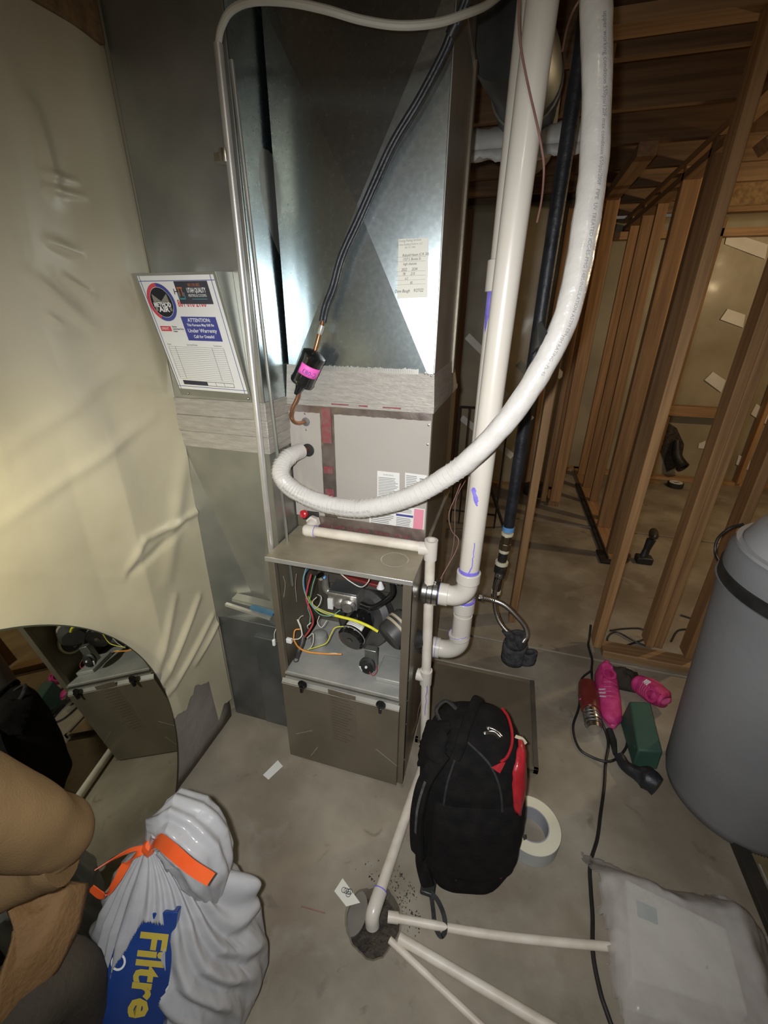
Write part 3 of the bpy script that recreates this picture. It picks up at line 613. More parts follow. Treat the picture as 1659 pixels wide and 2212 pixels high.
b = MB(); lines(b, ck, .03, .46, .10, .9, 11); lines(b, ck, .50, .78, .06, .58, 8); lines(b, ck, .50, .78, .76, .92, 3); b.build('print', 'ink_grey', s)
b = MB(); b.slab(CP(ck, .49, .62), CP(ck, .80, .62), CP(ck, .80, .70), CP(ck, .49, .70), .0001); b.build('blue_bar', 'ink_blue', s)
b = MB(); b.slab(CP(ck, .81, .18, .0003), CP(ck, .985, .18, .0003), CP(ck, .985, .97, .0003), CP(ck, .81, .97, .0003), .0001); b.build('pink_block', mat('pale_pink', (.72, .25, .33), (.75, .28, .36), 5, .5), s)

# ============================================================ FURNACE
FX0, FX1, FY, FYB, FH = -.648, -.192, .982, 1.72, .888
fu = thing('furnace', 'brown grey gas furnace with its upper door off, burner compartment open', 'furnace', (-.42, 1.3, 0))
ZS = .425                                                       # height of the compartment shelf
b = MB(); T = .004
b.box(FX0, FX0+T, FY+.004, FYB, 0, FH-.008); b.build('side_sheet', 'cabinet', fu, bevel=.001)
MB().box(FX1-T, FX1, FY+.004, FYB, 0, FH-.008).build('side_sheet', 'cabinet', fu, bevel=.001)
MB().box(FX0+T, FX1-T, FYB-T, FYB, 0, FH-.008).build('back_sheet', 'cab_dark', fu)
MB().box(FX0-.004, FX1+.004, FY-.006, FYB, FH-.010, FH).build('top_lid', 'lid', fu, bevel=.002)
MB().box(FX0-.004, FX1+.004, FY-.008, FY-.004, FH-.014, FH+.001).build('lid_hem', 'chrome_edge', fu, bevel=.001)
MB().lathe([(.040, 0), (.0415, .0008), (.043, 0), (.0415, -.0004)], (FX1-.075, FY+.095, FH+.0002), (0, 0, 1), 40, True).build('knockout_ring', 'chrome_edge', fu)
MB().box(FX0, FX0+.022, FY, FY+.02, .0, FH-.012).build('front_post', 'cabinet', fu, bevel=.002)
MB().box(FX1-.026, FX1, FY, FY+.02, .0, FH-.012).build('front_post', 'cabinet', fu, bevel=.002)
MB().box(FX0+.02, FX1-.024, FY+.004, FYB-.3, ZS-.012, ZS).build('shelf', 'shelf', fu)
MB().box(FX0+.02, FX1-.024, FY+.30, FY+.305, ZS, FH-.012).build('heat_exchanger_wall', 'cab_dark', fu)
for i, (z, d, mt) in enumerate(((ZS-.004, -.004, 'chrome_edge'), (ZS-.014, -.001, 'cab_dark'), (ZS-.022, -.006, 'chrome_edge'))):
    MB().box(FX0+.02, FX1-.024, FY+d, FY+.012, z-.004, z+.001).build('shelf_rail', mt, fu)
# blower door
MB().box(FX0+.010, FX1-.020, FY-.016, FY+.002, .008, .388).build('blower_door', 'cabinet', fu, bevel=.002)
MB().slab((FX0+.010, FY-.017, .384), (FX1-.020, FY-.017, .384), (FX1-.020, FY-.006, .400), (FX0+.010, FY-.006, .400), .002).build('door_top_edge', 'chrome_edge', fu)
for px, py in ((654, 1478), (823, 1522)):
    q = PY(px, py, FY-.018); kb = MB().lathe([(.017, 0), (.017, .004), (.009, .006), (.008, .014), (.0, .015)], q, (0, -1, 0), 24).build('door_latch', 'black_gloss', fu)
    MB().box(q.x-.005, q.x+.005, q.y-.016, q.y-.004, q.z-.026, q.z-.004).build('latch_tab', 'black_gloss', kb, bevel=.002)
ck = [PY(718, 1600, FY-.0163), PY(772, 1620, FY-.0163), PY(768, 1505, FY-.0163), PY(708, 1488, FY-.0163)]
fl_ = plate_on(fu, 'faded_label', mat('faded_label', (.125, .10, .07), (.15, .12, .085), 8, .5), ck, .0004)
b = MB(); lines(b, ck, .08, .92, .05, .95, 17, .3, .4); b.build('faded_print', mat('faded_print', (.09, .075, .055), (.10, .085, .06), 8, .5), fl_)
for (p0, p1) in (((640, 1585), (675, 1578)), ((812, 1618), (858, 1655)), ((672, 1632), (686, 1614))):
    MB().bar(PY(*p0, FY-.0165), PY(*p1, FY-.0165), .0006, .0016).build('scratch', 'chrome_edge', fu)
for z in (.12, .3, .41, .50, .62, .70, .80):
    MB().lathe([(.0035, 0), (.0035, .002), (.001, .003)], (FX1, FY+.012 if z < .6 else FY+.05, z), (1, 0, 0), 8).build('screw', 'steel', fu)
def FP(px, py, d): return PY(px, py, FY+d)       # a point inside the compartment, d behind the front plane
# gas valve
gv = MB(); q = FP(747, 1290, .17)
gv.box(q.x-.058, q.x+.052, q.y-.03, q.y+.05, q.z-.030, q.z+.030); gv.build('gas_valve', 'alu', fu, bevel=.005)
gvo = bpy.data.objects['gas_valve']
MB().box(q.x-.054, q.x+.050, q.y-.026, q.y+.05, q.z+.030, q.z+.036).build('valve_cover', 'galv_dark', gvo, bevel=.002)
MB().lathe([(.027, 0), (.027, .014), (.019, .020), (.017, .028)], q+V((.022, -.028, -.004)), (.1, -1, -.1), 20).build('valve_boss', 'alu', gvo)
MB().lathe([(.015, 0), (.015, .012), (.008, .014)], q+V((-.014, -.028, -.010)), (.1, -1, 0), 16).build('valve_boss', 'alu', gvo)
MB().box(q.x-.055, q.x-.036, q.y-.036, q.y-.030, q.z-.036, q.z+.006).build('valve_tag', 'white_part', gvo)
MB().box(q.x-.022, q.x+.010, q.y-.044, q.y-.018, q.z-.056, q.z-.030).build('valve_connector', 'black_plastic', gvo, bevel=.002)
b = MB(); b.tube([q+V((-.045, .01, 0)), q+V((-.066, .012, .0)), q+V((-.080, .012, .012)), q+V((-.082, .012, .04)), q+V((-.082, .012, .07))], .013, 14)
b.lathe([(.017, 0), (.017, .014)], q+V((-.064, .012, 0)), (1, 0, 0), 8); b.build('gas_elbow', 'alu', fu)
MB().lathe([(.013, 0), (.016, .008), (.016, .016)], q+V((-.088, .0, .062)), (-.4, -.3, 1), 8).build('gas_union', 'steel', fu)
# burner box, manifold
q2 = FP(790, 1262, .24)
MB().box(q2.x-.16, q2.x+.10, q2.y, q2.y+.04, q2.z-.02, q2.z+.05).build('burner_box', 'cab_dark', fu, bevel=.003)
MB().bar(FP(742, 1243, .2), FP(830, 1268, .2), .02, .012).build('burner_manifold', 'tool_red', fu, bevel=.002)
MB().bar(FP(700, 1228, .10), FP(868, 1260, .10), .012, .008).build('cross_rail', 'cabinet', fu)
MB().lathe([(.014, 0), (.003, .03)], FP(822, 1270, .17), (0, 0, 1), 16).build('rollout_cone', 'white_part', fu)
for px, py in ((702, 1246), (857, 1258)): MB().lathe([(.0045, 0), (.0045, .008), (.002, .01)], FP(px, py, .12), (0, -1, 0), 12).build('blue_cap', 'blue', fu)
b = MB(); b.tube([FP(780, 1305, .16), FP(805, 1312, .15), FP(832, 1298, .15), FP(848, 1280, .16), FP(845, 1255, .17)], .010, 12); b.build('black_hose', 'black_gloss', fu)
# inducer: housing, motor, exhaust drum
q = FP(790, 1345, .20)
b = MB(); b.lathe([(.02, -.02), (.098, -.02), (.11, -.01), (.11, .03), (.09, .045), (.02, .045)], q+V((-.0, .02, .012)), (-.25, -1, .35), 36); b.build('inducer_housing', 'dusty_black', fu)
ih = bpy.data.objects['inducer_housing']
for k in range(9):
    a = k*2*PI/9; MB().box(-.004, .004, -.004, .004, -.001, .012)
ax = V((-.18, -1, -.22)).normalized(); q = FP(758, 1379, .075)
mo = MB().lathe([(.0, -.01), (.041, -.01), (.0475, -.004), (.0475, .010), (.046, .012), (.0465, .075), (.040, .10), (.02, .105)], q, -ax, 40).build('inducer_motor', 'black_gloss', fu)
MB().lathe([(.0475, 0), (.0485, .001), (.0485, .003), (.0475, .004)], q-ax*.008, -ax, 40, True).build('motor_ring', 'chrome_edge', mo)
MB().lathe([(.010, 0), (.011, .002), (.006, .003), (.004, .005), (.0, .006)], q+ax*.010, ax, 20).build('motor_shaft', 'cab_dark', mo)
xx = ax.orthogonal().normalized()
def on_motor(a, l, r=.0472):                                       # a: angle around the motor measured from the top
    up = (V((0, 0, 1))-ax*ax.z).normalized(); sd = up.cross(ax).normalized(); return q-ax*l+(up*math.cos(a)+sd*math.sin(a))*r
MB().grid(lambda u, v: on_motor(-.5+1.35*u, .018+.026*v), 14, 3).build('motor_label', 'paper', mo, solid=.0006)
b = MB()
for l in (.022, .028, .034): b.grid(lambda u, v: on_motor(-.4+1.0*u, l+.0022*v, .0478), 10, 2)
b.build('motor_print', 'ink_grey', mo)
b = MB()
for k in range(4): b.box(-.003, .003, -.003, .003, 0, .001)
for a in (-.6, -.15, .35): 
    p_ = on_motor(a, .008, .0465); b.lathe([(.004, 0), (.004, .001)], p_, (p_-q), 8)
b.build('motor_vent', 'chrome_edge', mo, kind='stuff')
q3 = FP(846, 1372, .10); a3 = V((-.55, -.72, -.42)).normalized()
dmb = MB().lathe([(.0, -.02), (.040, -.02), (.050, -.012), (.052, .0), (.052, .07), (.044, .08)], q3, -a3, 36).build('exhaust_drum', 'dusty_black', fu)
for l in (.022, .040): MB().lathe([(.0515, 0), (.0555, .001), (.0555, .009), (.0515, .010)], q3-a3*(l), -a3, 36, True).build('drum_gasket', 'cream_band', dmb)
q4 = FP(868, 1392, .10)
MB().lathe([(.046, 0), (.053, .001), (.053, .010), (.046, .011)], q4+V((.002, .01, 0)), (1, .15, .1), 36, True).build('outlet_gasket', 'cream_band', fu)
MB().cyl(q4, V((FX1+.012, q4.y+.05, q4.z)), .030, 24).build('outlet_pipe', 'dusty_black', fu)
b = MB(); b.tube([FP(666, 1290, .16), FP(676, 1308, .10), FP(700, 1322, .08), FP(730, 1331, .07), FP(765, 1340, .07), FP(795, 1352, .065), FP(816, 1364, .07)], .0048, 10); b.build('yellow_loom', 'yellow', fu)
# pressure switch
q = FP(795, 1436, .05); pw = MB().lathe([(.023, 0), (.029, .002), (.029, .009), (.021, .012), (.019, .018), (.0, .019)], q, (-.1, -1, .25), 28).build('pressure_switch', 'black_plastic', fu)
MB().lathe([(.0, 0), (.005, 0), (.004, .003)], q+V((-.001, -.018, .006)), (0, -1, .2), 12).build('switch_nipple', 'white_part', pw)
MB().grid(lambda u, v: q+V((math.cos(PI+u*PI*.9)*(.018+.010*v), -.0130, math.sin(PI+u*PI*.9)*(.018+.010*v)-.001)), 16, 2).build('switch_face', 'white_part', pw, solid=.001)
MB().box(q.x-.014, q.x+.026, q.y+.004, q.y+.03, q.z-.02, q.z+.06).build('switch_bracket', 'galv_dull', fu, bevel=.002)
b = MB(); b.tube([q+V((.008, -.018, -.006)), q+V((.025, -.03, -.012)), q+V((.036, -.02, .0)), q+V((.030, -.004, .012))], .0011, 6); b.build('switch_wire', 'w_red', fu)
b = MB(); b.tube([FP(641, 1420, .05), FP(646, 1405, .06), FP(652, 1390, .08), FP(655, 1372, .1)], .010, 12); b.build('condensate_stub', 'dusty_black', fu)
MB().lathe([(.008, 0), (.0105, .0), (.0105, .004), (.008, .004)], FP(640, 1425, .045), (0, -.4, 1), 16, True).build('stub_ring', 'dusty_black', fu)
MB().box(FP(836, 1440, .05).x-.04, FX1-.03, FY+.05, FY+.16, ZS, ZS+.016).build('mounting_plate', 'shelf', fu, bevel=.003)
b = MB(); q = FP(690, 1370, .16); b.lathe([(.03, 0), (.034, .02), (.028, .05), (.012, .06)], V((q.x, q.y, ZS)), (0, 0, 1), 20); b.build('trap_body', 'shelf', fu)
# wiring
def wire(pts, mt, r=.0014):
    MB().tube([FP(x, y, d) for x, y, d in pts], r, 6).build('wire', mt, fu)
wire([(663, 1222, .1), (655, 1250, .07), (657, 1275, .06), (668, 1300, .05), (690, 1326, .05), (715, 1330, .06), (735, 1318, .08)], 'w_green', .0016)
wire([(668, 1224, .1), (657, 1246, .08), (660, 1280, .07), (672, 1305, .06), (700, 1322, .06), (722, 1330, .06)], 'w_blue')
wire([(672, 1240, .1), (664, 1270, .08), (662, 1295, .06), (673, 1325, .05), (676, 1345, .05), (668, 1362, .04), (658, 1376, .04)], 'w_red', .0028)
wire([(682, 1244, .1), (676, 1262, .08), (670, 1290, .07), (665, 1312, .06), (670, 1330, .06), (668, 1350, .05)], 'w_green', .0013)
wire([(684, 1290, .1), (675, 1300, .08), (680, 1314, .06), (690, 1306, .06), (694, 1290, .07), (686, 1284, .09)], 'w_white')
wire([(642, 1338, .05), (650, 1358, .04), (652, 1372, .03), (645, 1380, .02), (634, 1381, .02), (628, 1383, .0)], 'w_white', .002)
wire([(634, 1381, .02), (637, 1362, .03), (648, 1359, .04)], 'w_orange', .0022)
wire([(634, 1381, .02), (645, 1398, .03), (665, 1408, .04), (700, 1412, .05), (738, 1413, .07)], 'w_orange', .003)
wire([(663, 1378, .04), (676, 1369, .03), (676, 1390, .03), (668, 1402, .03)], 'w_white', .0018)
wire([(665, 1403, .03), (690, 1396, .03), (706, 1388, .04), (715, 1370, .05), (724, 1356, .06), (742, 1353, .07)], 'yellow', .0016)
wire([(672, 1345, .05), (664, 1352, .04), (666, 1358, .05)], 'w_white')
wire([(690, 1330, .06), (686, 1345, .05), (695, 1355, .05), (706, 1340, .07)], 'w_white', .0012)
wire([(700, 1228, .12), (730, 1236, .1), (755, 1255, .09), (780, 1268, .09), (796, 1256, .08), (797, 1243, .09)], 'w_white', .0018)
wire([(655, 1330, .08), (650, 1332, .07), (645, 1340, .05), (650, 1352, .05), (654, 1372, .05)], 'w_white', .0015)
wire([(735, 1413, .07), (720, 1411, .06), (690, 1413, .05)], 'w_white', .0013)
wire([(612, 1245, .03), (616, 1262, .05), (613, 1290, .06)], 'w_white', .0006)
wire([(640, 1240, .05), (638, 1265, .08), (641, 1300, .1)], 'w_white', .0006)
q = FP(625, 1383, .01); MB().box(q.x-.010, q.x+.010, q.y-.006, q.y+.006, q.z-.010, q.z+.008).build('plug', 'white_part', fu, bevel=.002)
q = FP(592, 1390, -.02)
tw = thing('terminal_plug', 'small white plug hanging left of the furnace side', 'plug', (-.668, 1.0, .52))
MB().box(-.674, -.664, .99, 1.0, .52, .545).build('housing', 'white_part', tw, bevel=.002)
MB().tube([(-.668, .998, .545), (-.666, 1.0, .57), (-.66, 1.01, .59), (-.650, 1.01, .6)], .0012, 6).build('lead', 'w_white', tw)

# ============================================================ VENT PIPES
PV = .0305
v1 = thing('exhaust_vent_pipe', 'front white plastic vent pipe running straight up beside the furnace', 'pipe', (-.048, 1.14, .76))
YV = 1.14; xv = -.047
z_e = PY(985, 1275, YV).z
pt, pb = PY(1178, 0, YV), PY(1013, 1234, YV)
MB().cyl(pb+V((0, 0, -.01)), V((pt.x, YV, 2.44)), PV, 40).build('pipe', 'pvc', v1)
xb = pb.x; zc = pb.z
MB().lathe([(PV, 0), (PV+.0065, 0), (PV+.0065, .036), (PV, .036)], (xb, YV, zc-.036), (0, 0, 1), 40).build('elbow_collar', 'pvc', v1, bevel=.002)
b = MB(); R_ = .052; cz = zc-.036
pts = [V((xb, YV, cz+.005))]+[V((xb-R_+R_*math.cos(a), YV, cz-.012-R_*math.sin(a))) for a in [i*PI/2/8 for i in range(9)]]+[V((xb-R_-.012, YV, cz-.012-R_))]
b.tube(pts, PV+.002, 36, 0); b.build('elbow', 'pvc', v1)
zo = cz-.012-R_
b = MB(); b.lathe([(PV, 0), (PV+.0055, 0), (PV+.0055, .030), (PV, .030)], (xb-R_-.004, YV, zo), (-1, 0, 0), 40); b.build('elbow_socket', 'pvc', v1, bevel=.002)
MB().lathe([(PV+.0004, 0), (PV+.0012, .001), (PV+.0012, .010), (PV+.0002, .012)], (xb, YV, zc), (0, 0, 1), 40, True).build('purple_ring', 'primer', v1)
MB().lathe([(PV+.0056, 0), (PV+.0062, .0), (PV+.0062, .0012), (PV+.0056, .0012)], (xb-R_-.032, YV, zo), (-1, 0, 0), 40, True).build('purple_ring', 'primer', v1)
cl = MB().lathe([(PV+.001, 0), (PV+.008, 0), (PV+.009, .055), (PV+.001, .055)], (xb-R_-.033, YV, zo), (-1, 0, 0), 40).build('rubber_coupling', 'black_plastic', v1)
for l in (.000, .017, .034): MB().lathe([(PV+.008, 0), (PV+.0115, 0), (PV+.0115, .013), (PV+.008, .013)], (xb-R_-.038-l, YV, zo), (-1, 0, 0), 40, True).build('clamp_band', 'steel', cl)
for l in (.008, .022, .036): MB().box(xb-R_-.046-l, xb-R_-.036-l, YV-.012, YV+.012, zo+PV+.010, zo+PV+.019).build('clamp_screw', 'steel', cl, bevel=.002)
def on_pipe(a, z, r=PV+.0005): return V((xb+math.cos(a)*r, YV+math.sin(a)*r, z))
b = MB()    # purple runs painted on the pipe
z0, z1 = PY(1018, 1162, YV).z, zc+.012
zz = [z1+(z0-z1)*i/16 for i in range(17)]
for i in range(16):
    w = .045 if i > 2 else .07; a0 = -PI/2+.28+.10*noise.noise(V((i*.6, 4, 0))) - (.0 if i > 2 else .25*(3-i)/3); a1 = -PI/2+.28+.10*noise.noise(V(((i+1)*.6, 4, 0)))-(.0 if i > 1 else .25*(2-i)/3)
    b.add([on_pipe(a0-w, zz[i]), on_pipe(a0+w, zz[i]), on_pipe(a1+w, zz[i+1]), on_pipe(a1-w, zz[i+1])], [(0, 1, 2, 3)])
b.build('primer_drip', 'primer', v1)
b = MB(); z0, z1 = PY(1020, 1045, YV).z, PY(1055, 1098, YV).z
prof = ((-.45, -.25, 0), (-.6, -.1, .12), (-.50, -.12, .22), (-.35, .05, .35), (-.25, .3, .55), (0, .5, .75), (.35, .65, .92), (.62, .7, 1.0), (.68, .71, 1.25))
for i in range(len(prof)-1):
    (l0, r0, t0), (l1, r1, t1) = prof[i], prof[i+1]; za, zb_ = z0+(z1-z0)*t0, z0+(z1-z0)*t1
    for k in range(4):
        f0, f1 = k/4, (k+1)/4
        b.add([on_pipe(-PI/2+l0+(r0-l0)*f0, za), on_pipe(-PI/2+l0+(r0-l0)*f1, za), on_pipe(-PI/2+l1+(r1-l1)*f1, zb_), on_pipe(-PI/2+l1+(r1-l1)*f0, zb_)], [(0, 1, 2, 3)])
b.build('primer_smear', 'primer', v1)

v2 = thing('intake_vent_pipe', 'rear white plastic vent pipe half hidden behind the front one, lower elbow', 'pipe', (-.06, 1.235, .4))
Y2 = 1.235; x2 = PY(1003, 1300, Y2).x; zcol = PY(1003, 1296, Y2).z
MB().cyl(V((x2, Y2, zcol-.10)), V((x2+.004, Y2, 2.44)), PV, 36).build('pipe', 'pvc', v2)
MB().lathe([(PV, 0), (PV+.0065, 0), (PV+.0065, .045), (PV, .045)], (x2, Y2, zcol-.045), (0, 0, 1), 36).build('collar', 'pvc', v2, bevel=.002)
MB().lathe([(PV+.0004, 0), (PV+.0062, .0), (PV+.0062, .004), (PV+.0006, .008)], (x2, Y2, zcol), (0, 0, 1), 36, True).build('purple_ring', 'primer', v2)
zq = PY(1062, 597, Y2).z
MB().lathe([(PV, 0), (PV+.007, 0), (PV+.007, .07), (PV, .07)], (x2+.003, Y2, zq-.035), (0, 0, 1), 36).build('coupling', 'pvc', v2, bevel=.002)
b = MB(); b.grid(lambda u, v: V((x2+.002, Y2, 0))+V((math.cos(PI+.35+u*.8)*(PV+.0006), math.sin(PI+.35+u*.8)*(PV+.0006), zq-.035-v*(.10*(1-abs(u-.4)*1.3)))), 8, 8); b.build('primer_smear', 'primer', v2)
zl = PY(905, 1402, 1.22).z+.012; zel = zl+.062
b = MB(); R2 = .062
pts = [V((x2, Y2, zcol-.06)), V((x2, Y2, zel))]+[V((x2-R2+R2*math.cos(a), Y2, zel-R2*math.sin(a))) for a in [i*PI/2/10 for i in range(1, 11)]]+[V((x2-R2-.02, Y2, zel-R2))]
b.tube(pts, PV+.003, 36, 0); b.build('elbow', 'pvc', v2)
MB().lathe([(PV+.003, 0), (PV+.0075, 0), (PV+.0075, .03), (PV+.003, .03)], (x2-R2-.008, Y2, zel-R2), (-1, 0, 0), 36).build('socket', 'pvc', v2, bevel=.002)
MB().lathe([(PV+.003, 0), (PV+.0075, 0), (PV+.0075, .022), (PV+.003, .022)], (x2-.002, Y2, zel+.004), (-.25, 0, 1), 36).build('socket', 'pvc', v2, bevel=.002)
for (c_, a_) in (((x2-.006, Y2, zel+.026), (-.25, 0, 1)), ((x2-R2-.022, Y2, zel-R2), (-1, 0, 0))):
    MB().lathe([(PV+.0076, 0), (PV+.0082, 0), (PV+.0082, .0018), (PV+.0076, .0018)], c_, a_, 36, True).build('purple_ring', 'primer', v2)
MB().cyl((x2-R2-.03, Y2, zel-R2), (FX1+.001, Y2, zel-R2), .034, 28).build('black_adapter', 'black_plastic', v2)

# ============================================================ CONDENSATE LINE
dn = thing('condensate_drain_line', 'thin white drain pipe from the coil over the lid down to the floor drain', 'pipe', (-.13, 1.09, 0))
rc = .0165
E0 = PY(680, 1150, 1.165); 
h0, h1 = PY(668, 1152, 1.145), PY(922, 1192, 1.145)
h0.z = max(h0.z, FH+.019); h1.z = max(h1.z, FH+.019)
tp = V((h1.x+.012, 1.145, h1.z))
MB().cyl(h0, h1, rc, 20).build('pipe', 'pvc_dirty', dn)
b = MB(); b.tube([PY(678, 1128, 1.195), PY(676, 1132, 1.175), PY(668, 1145, 1.15), h0+V((-.006, 0, 0)), h0+V((.022, 0, 0))], rc+.004, 20); b.build('elbow', 'pvc', dn)
MB().lathe([(rc+.007, 0), (rc+.007, .02)], PY(680, 1126, 1.19), (-.1, -1, .1), 6).build('hex_adapter', 'pvc', dn, bevel=.001)
MB().lathe([(rc+.0042, 0), (rc+.005, 0), (rc+.005, .002), (rc+.0042, .002)], h0+V((.022, 0, 0)), (1, 0, 0), 20, True).build('purple_ring', 'primer', dn)
MB().lathe([(rc+.0042, 0), (rc+.005, 0), (rc+.005, .002), (rc+.0042, .002)], PY(674, 1136, 1.17), (.3, -1, -.6), 20, True).build('purple_ring', 'primer', dn)
def tee(c, side, l=.030):
    t = MB(); t.lathe([(rc-.002, -l), (rc+.0045, -l), (rc+.0045, l), (rc-.002, l)], c, (0, 0, 1), 24, True); t.lathe([(rc-.002, 0), (rc+.0045, 0), (rc+.0045, l+.002), (rc-.002, l+.002)], c, side, 24, True)
    return t
tee(tp+V((0, 0, -.004)), (-1, 0, 0), .034).build('tee', 'pvc', dn)
lo = V((-.150, 1.10, .425)); fl0 = V((-.133, 1.085, .05))
MB().cyl(tp+V((0, 0, -.036)), lo, rc, 20).build('pipe', 'pvc_dirty', dn)
tee(lo, (-1, .1, 0), .030).build('tee', 'pvc', dn)
MB().cyl(lo, fl0, rc, 20).build('pipe', 'pvc_dirty', dn)
f1 = V((-.133, 1.06, rc+.002)); f2 = PZ(818, 1935, rc+.002); f3 = PZ(803, 1978, rc)
MB().tube([fl0, fl0+V((0, -.004, -.02)), f1], rc+.002, 20).build('elbow', 'pvc_dirty', dn)
MB().cyl(f1, f2, rc, 20).build('pipe', 'pvc_dirty', dn)
b = MB(); dd = (f2-f1).normalized(); b.tube([f2-dd*.012, f2+dd*.02, f2+dd*.045+V((0, 0, -.008)), f2+dd*.055+V((0.004, 0, -.035))], rc+.004, 20); b.build('elbow', 'pvc', dn)
MB().lathe([(rc+.0003, 0), (rc+.0048, 0), (rc+.0048, .003), (rc+.0003, .003)], f2-dd*.014, dd, 20, True).build('purple_ring', 'primer', dn)
b = MB(); cpath = [(.4, 0), (.5, -.03), (.2, -.05), (.35, -.075), (.15, -.10), (.1, -.14)]
for i in range(5):
    (a0, d0), (a1, d1) = cpath[i], cpath[i+1]
    f_ = lambda a, d: lo+(fl0-lo)*((.02-d)/.375)+V((math.sin(a)*(rc+.0006)*(1.25 if d > -.03 else 1), -math.cos(a)*(rc+.0006)*(1.27 if d > -.035 else 1), 0))
    b.add([f_(a0-.07, d0), f_(a0+.07, d0), f_(a1+.07, d1), f_(a1-.07, d1)], [(0, 1, 2, 3)])
b.build('primer_drip', 'primer', dn)

def floor_pipe(name, label, p0, p1, r, mid=None, coup=True, g='white drain pipes lying on the floor'):
    t = thing(name, label, 'pipe', p1, g); pts = [p0, mid, p1] if mid else [p0, p1]
    MB().tube(pts, r, 18, 8 if mid else 0).build('pipe', 'pvc_dirty', t)
    if coup:
        d = (p1-p0).normalized(); MB().lathe([(r, 0), (r+.0028, 0), (r+.0028, .03), (r, .03)], p1-d*.0+V((0, 0, 0)), -d, 18).build('coupling', 'pvc_dirty', t)
    return t
rz = .0105
floor_pipe('floor_drain_pipe', 'white pipe crossing the floor from the lower right bag to the drain', PZ(1345, 2048, .012), PZ(838, 1980, .012), .0112, PZ(1070, 2020, .012))
floor_pipe('floor_drain_pipe', 'thicker white pipe running from the drain to the bottom edge', PZ(1240, 2250, .014), PZ(862, 2026, .014), .0135, coup=False)
floor_pipe('floor_drain_pipe', 'thinnest white pipe, leftmost of those running to the bottom edge', PZ(1075, 2250, .010), PZ(842, 2030, .010), .0088, coup=False)

# ============================================================ REFRIGERANT LINES
su = thing('suction_line', 'thick white insulated refrigerant line looping in front of the coil cabinet', 'pipe', PY(700, 1085, 1.06))
SPTS = [(664, 971, 1.196), (650, 974, 1.165), (628, 984, 1.12), (610, 1003, 1.085), (607, 1028, 1.06), (625, 1051, 1.055), (655, 1070, 1.055), (695, 1086, 1.055), (741, 1096, 1.055), (786, 1098, 1.05), (846, 1086, 1.045), (906, 1064, 1.04),
        (967, 1028, 1.035), (1017, 990, 1.03), (1076, 930, 1.03), (1125, 868, 1.035), (1165, 805, 1.04), (1207, 725, 1.05), (1234, 645, 1.06), (1256, 540, 1.07), (1270, 450, 1.08), (1281, 368, 1.09), (1288, 246, 1.10), (1289, 123, 1.10), (1287, 0, 1.10), (1282, -120, 1.1), (1270, -260, 1.1)]
SPT = [PY(*q) for q in SPTS]; SPT.append(SPT[-1]+V((-.01, .02, 2.50-SPT[-1].z)))
b = MB(); b.tube(SPT[1:], [.024]+[.0265]*8, 28, 10, wob=.07); b.build('insulation', 'insul', su, smooth=80)
b = MB(); b.tube([SPT[0]+V((0, .01, 0)), SPT[1]], .0105, 14); b.build('copper_end', 'copper', su)
# crinkle rings along the lower loop
SS = spline(SPT[1:], 10)
b = MB()
for i in range(12, 118, 2):
    p_ = SS[i]; t_ = (SS[i+1]-SS[i-1]).normalized(); rr = .0272+.0006*random.random()
    b.lathe([(rr-.0012, -.0012), (rr, 0), (rr-.0012, .0012)], p_, t_, 24, True)
b.build('film_crinkles', 'insul', su, smooth=80)
arc = [0.0]
for i in range(1, len(SS)): arc.append(arc[-1]+(SS[i]-SS[i-1]).length)
def along(s_):
    s_ = max(0, min(arc[-1]-1e-5, s_)); import bisect
    i = max(0, min(len(SS)-2, bisect.bisect_right(arc, s_)-1)); f = (s_-arc[i])/(arc[i+1]-arc[i])
    return SS[i].lerp(SS[i+1], f), (SS[i+1]-SS[i]).normalized()
def near_arc(px, py):
    best = min(range(len(SS)), key=lambda i: ((SS[i]-CAM).normalized()-ray(px, py).normalized()).length); return arc[best]
def wrap_text(body, size, s0, direction, aoff, mt, sx=1.0):
    ref = V((0, -1, .0))
    def fn(x, y):
        p_, t_ = along(s0+direction*x); n_ = (ref-t_*ref.dot(t_)).normalized(); s_ = (t_*direction).cross(n_)*-1
        a = aoff+y/.027; return p_+(n_*math.cos(a)+s_*math.sin(a))*.0279
    MB().text(body, size, (0, 0, 0), (1, 0, 0), (0, 1, 0), sx=sx, wrapfn=fn).build('insulation_print', mt, su)
wrap_text('upper working condition 550psi/120F max condition 650psi/200F  PIPE  UV TREATED ICC-ES-PMG 1485/INSULATION ASTM E84', .0105, near_arc(1300, 40), -1, .25, 'ink_grey', .92)
wrap_text('MM RATING - PL 45', .0105, near_arc(1205, 725), -1, .1, 'ink_grey', .95)
wrap_text('PE INSULATION LINE SET R410A 3/4 - 1/2 UV TREATED ICC-ES-PMG 1485 - 550 PSI', .0095, near_arc(620, 1045), 1, -.15, 'ink_grey', .83)

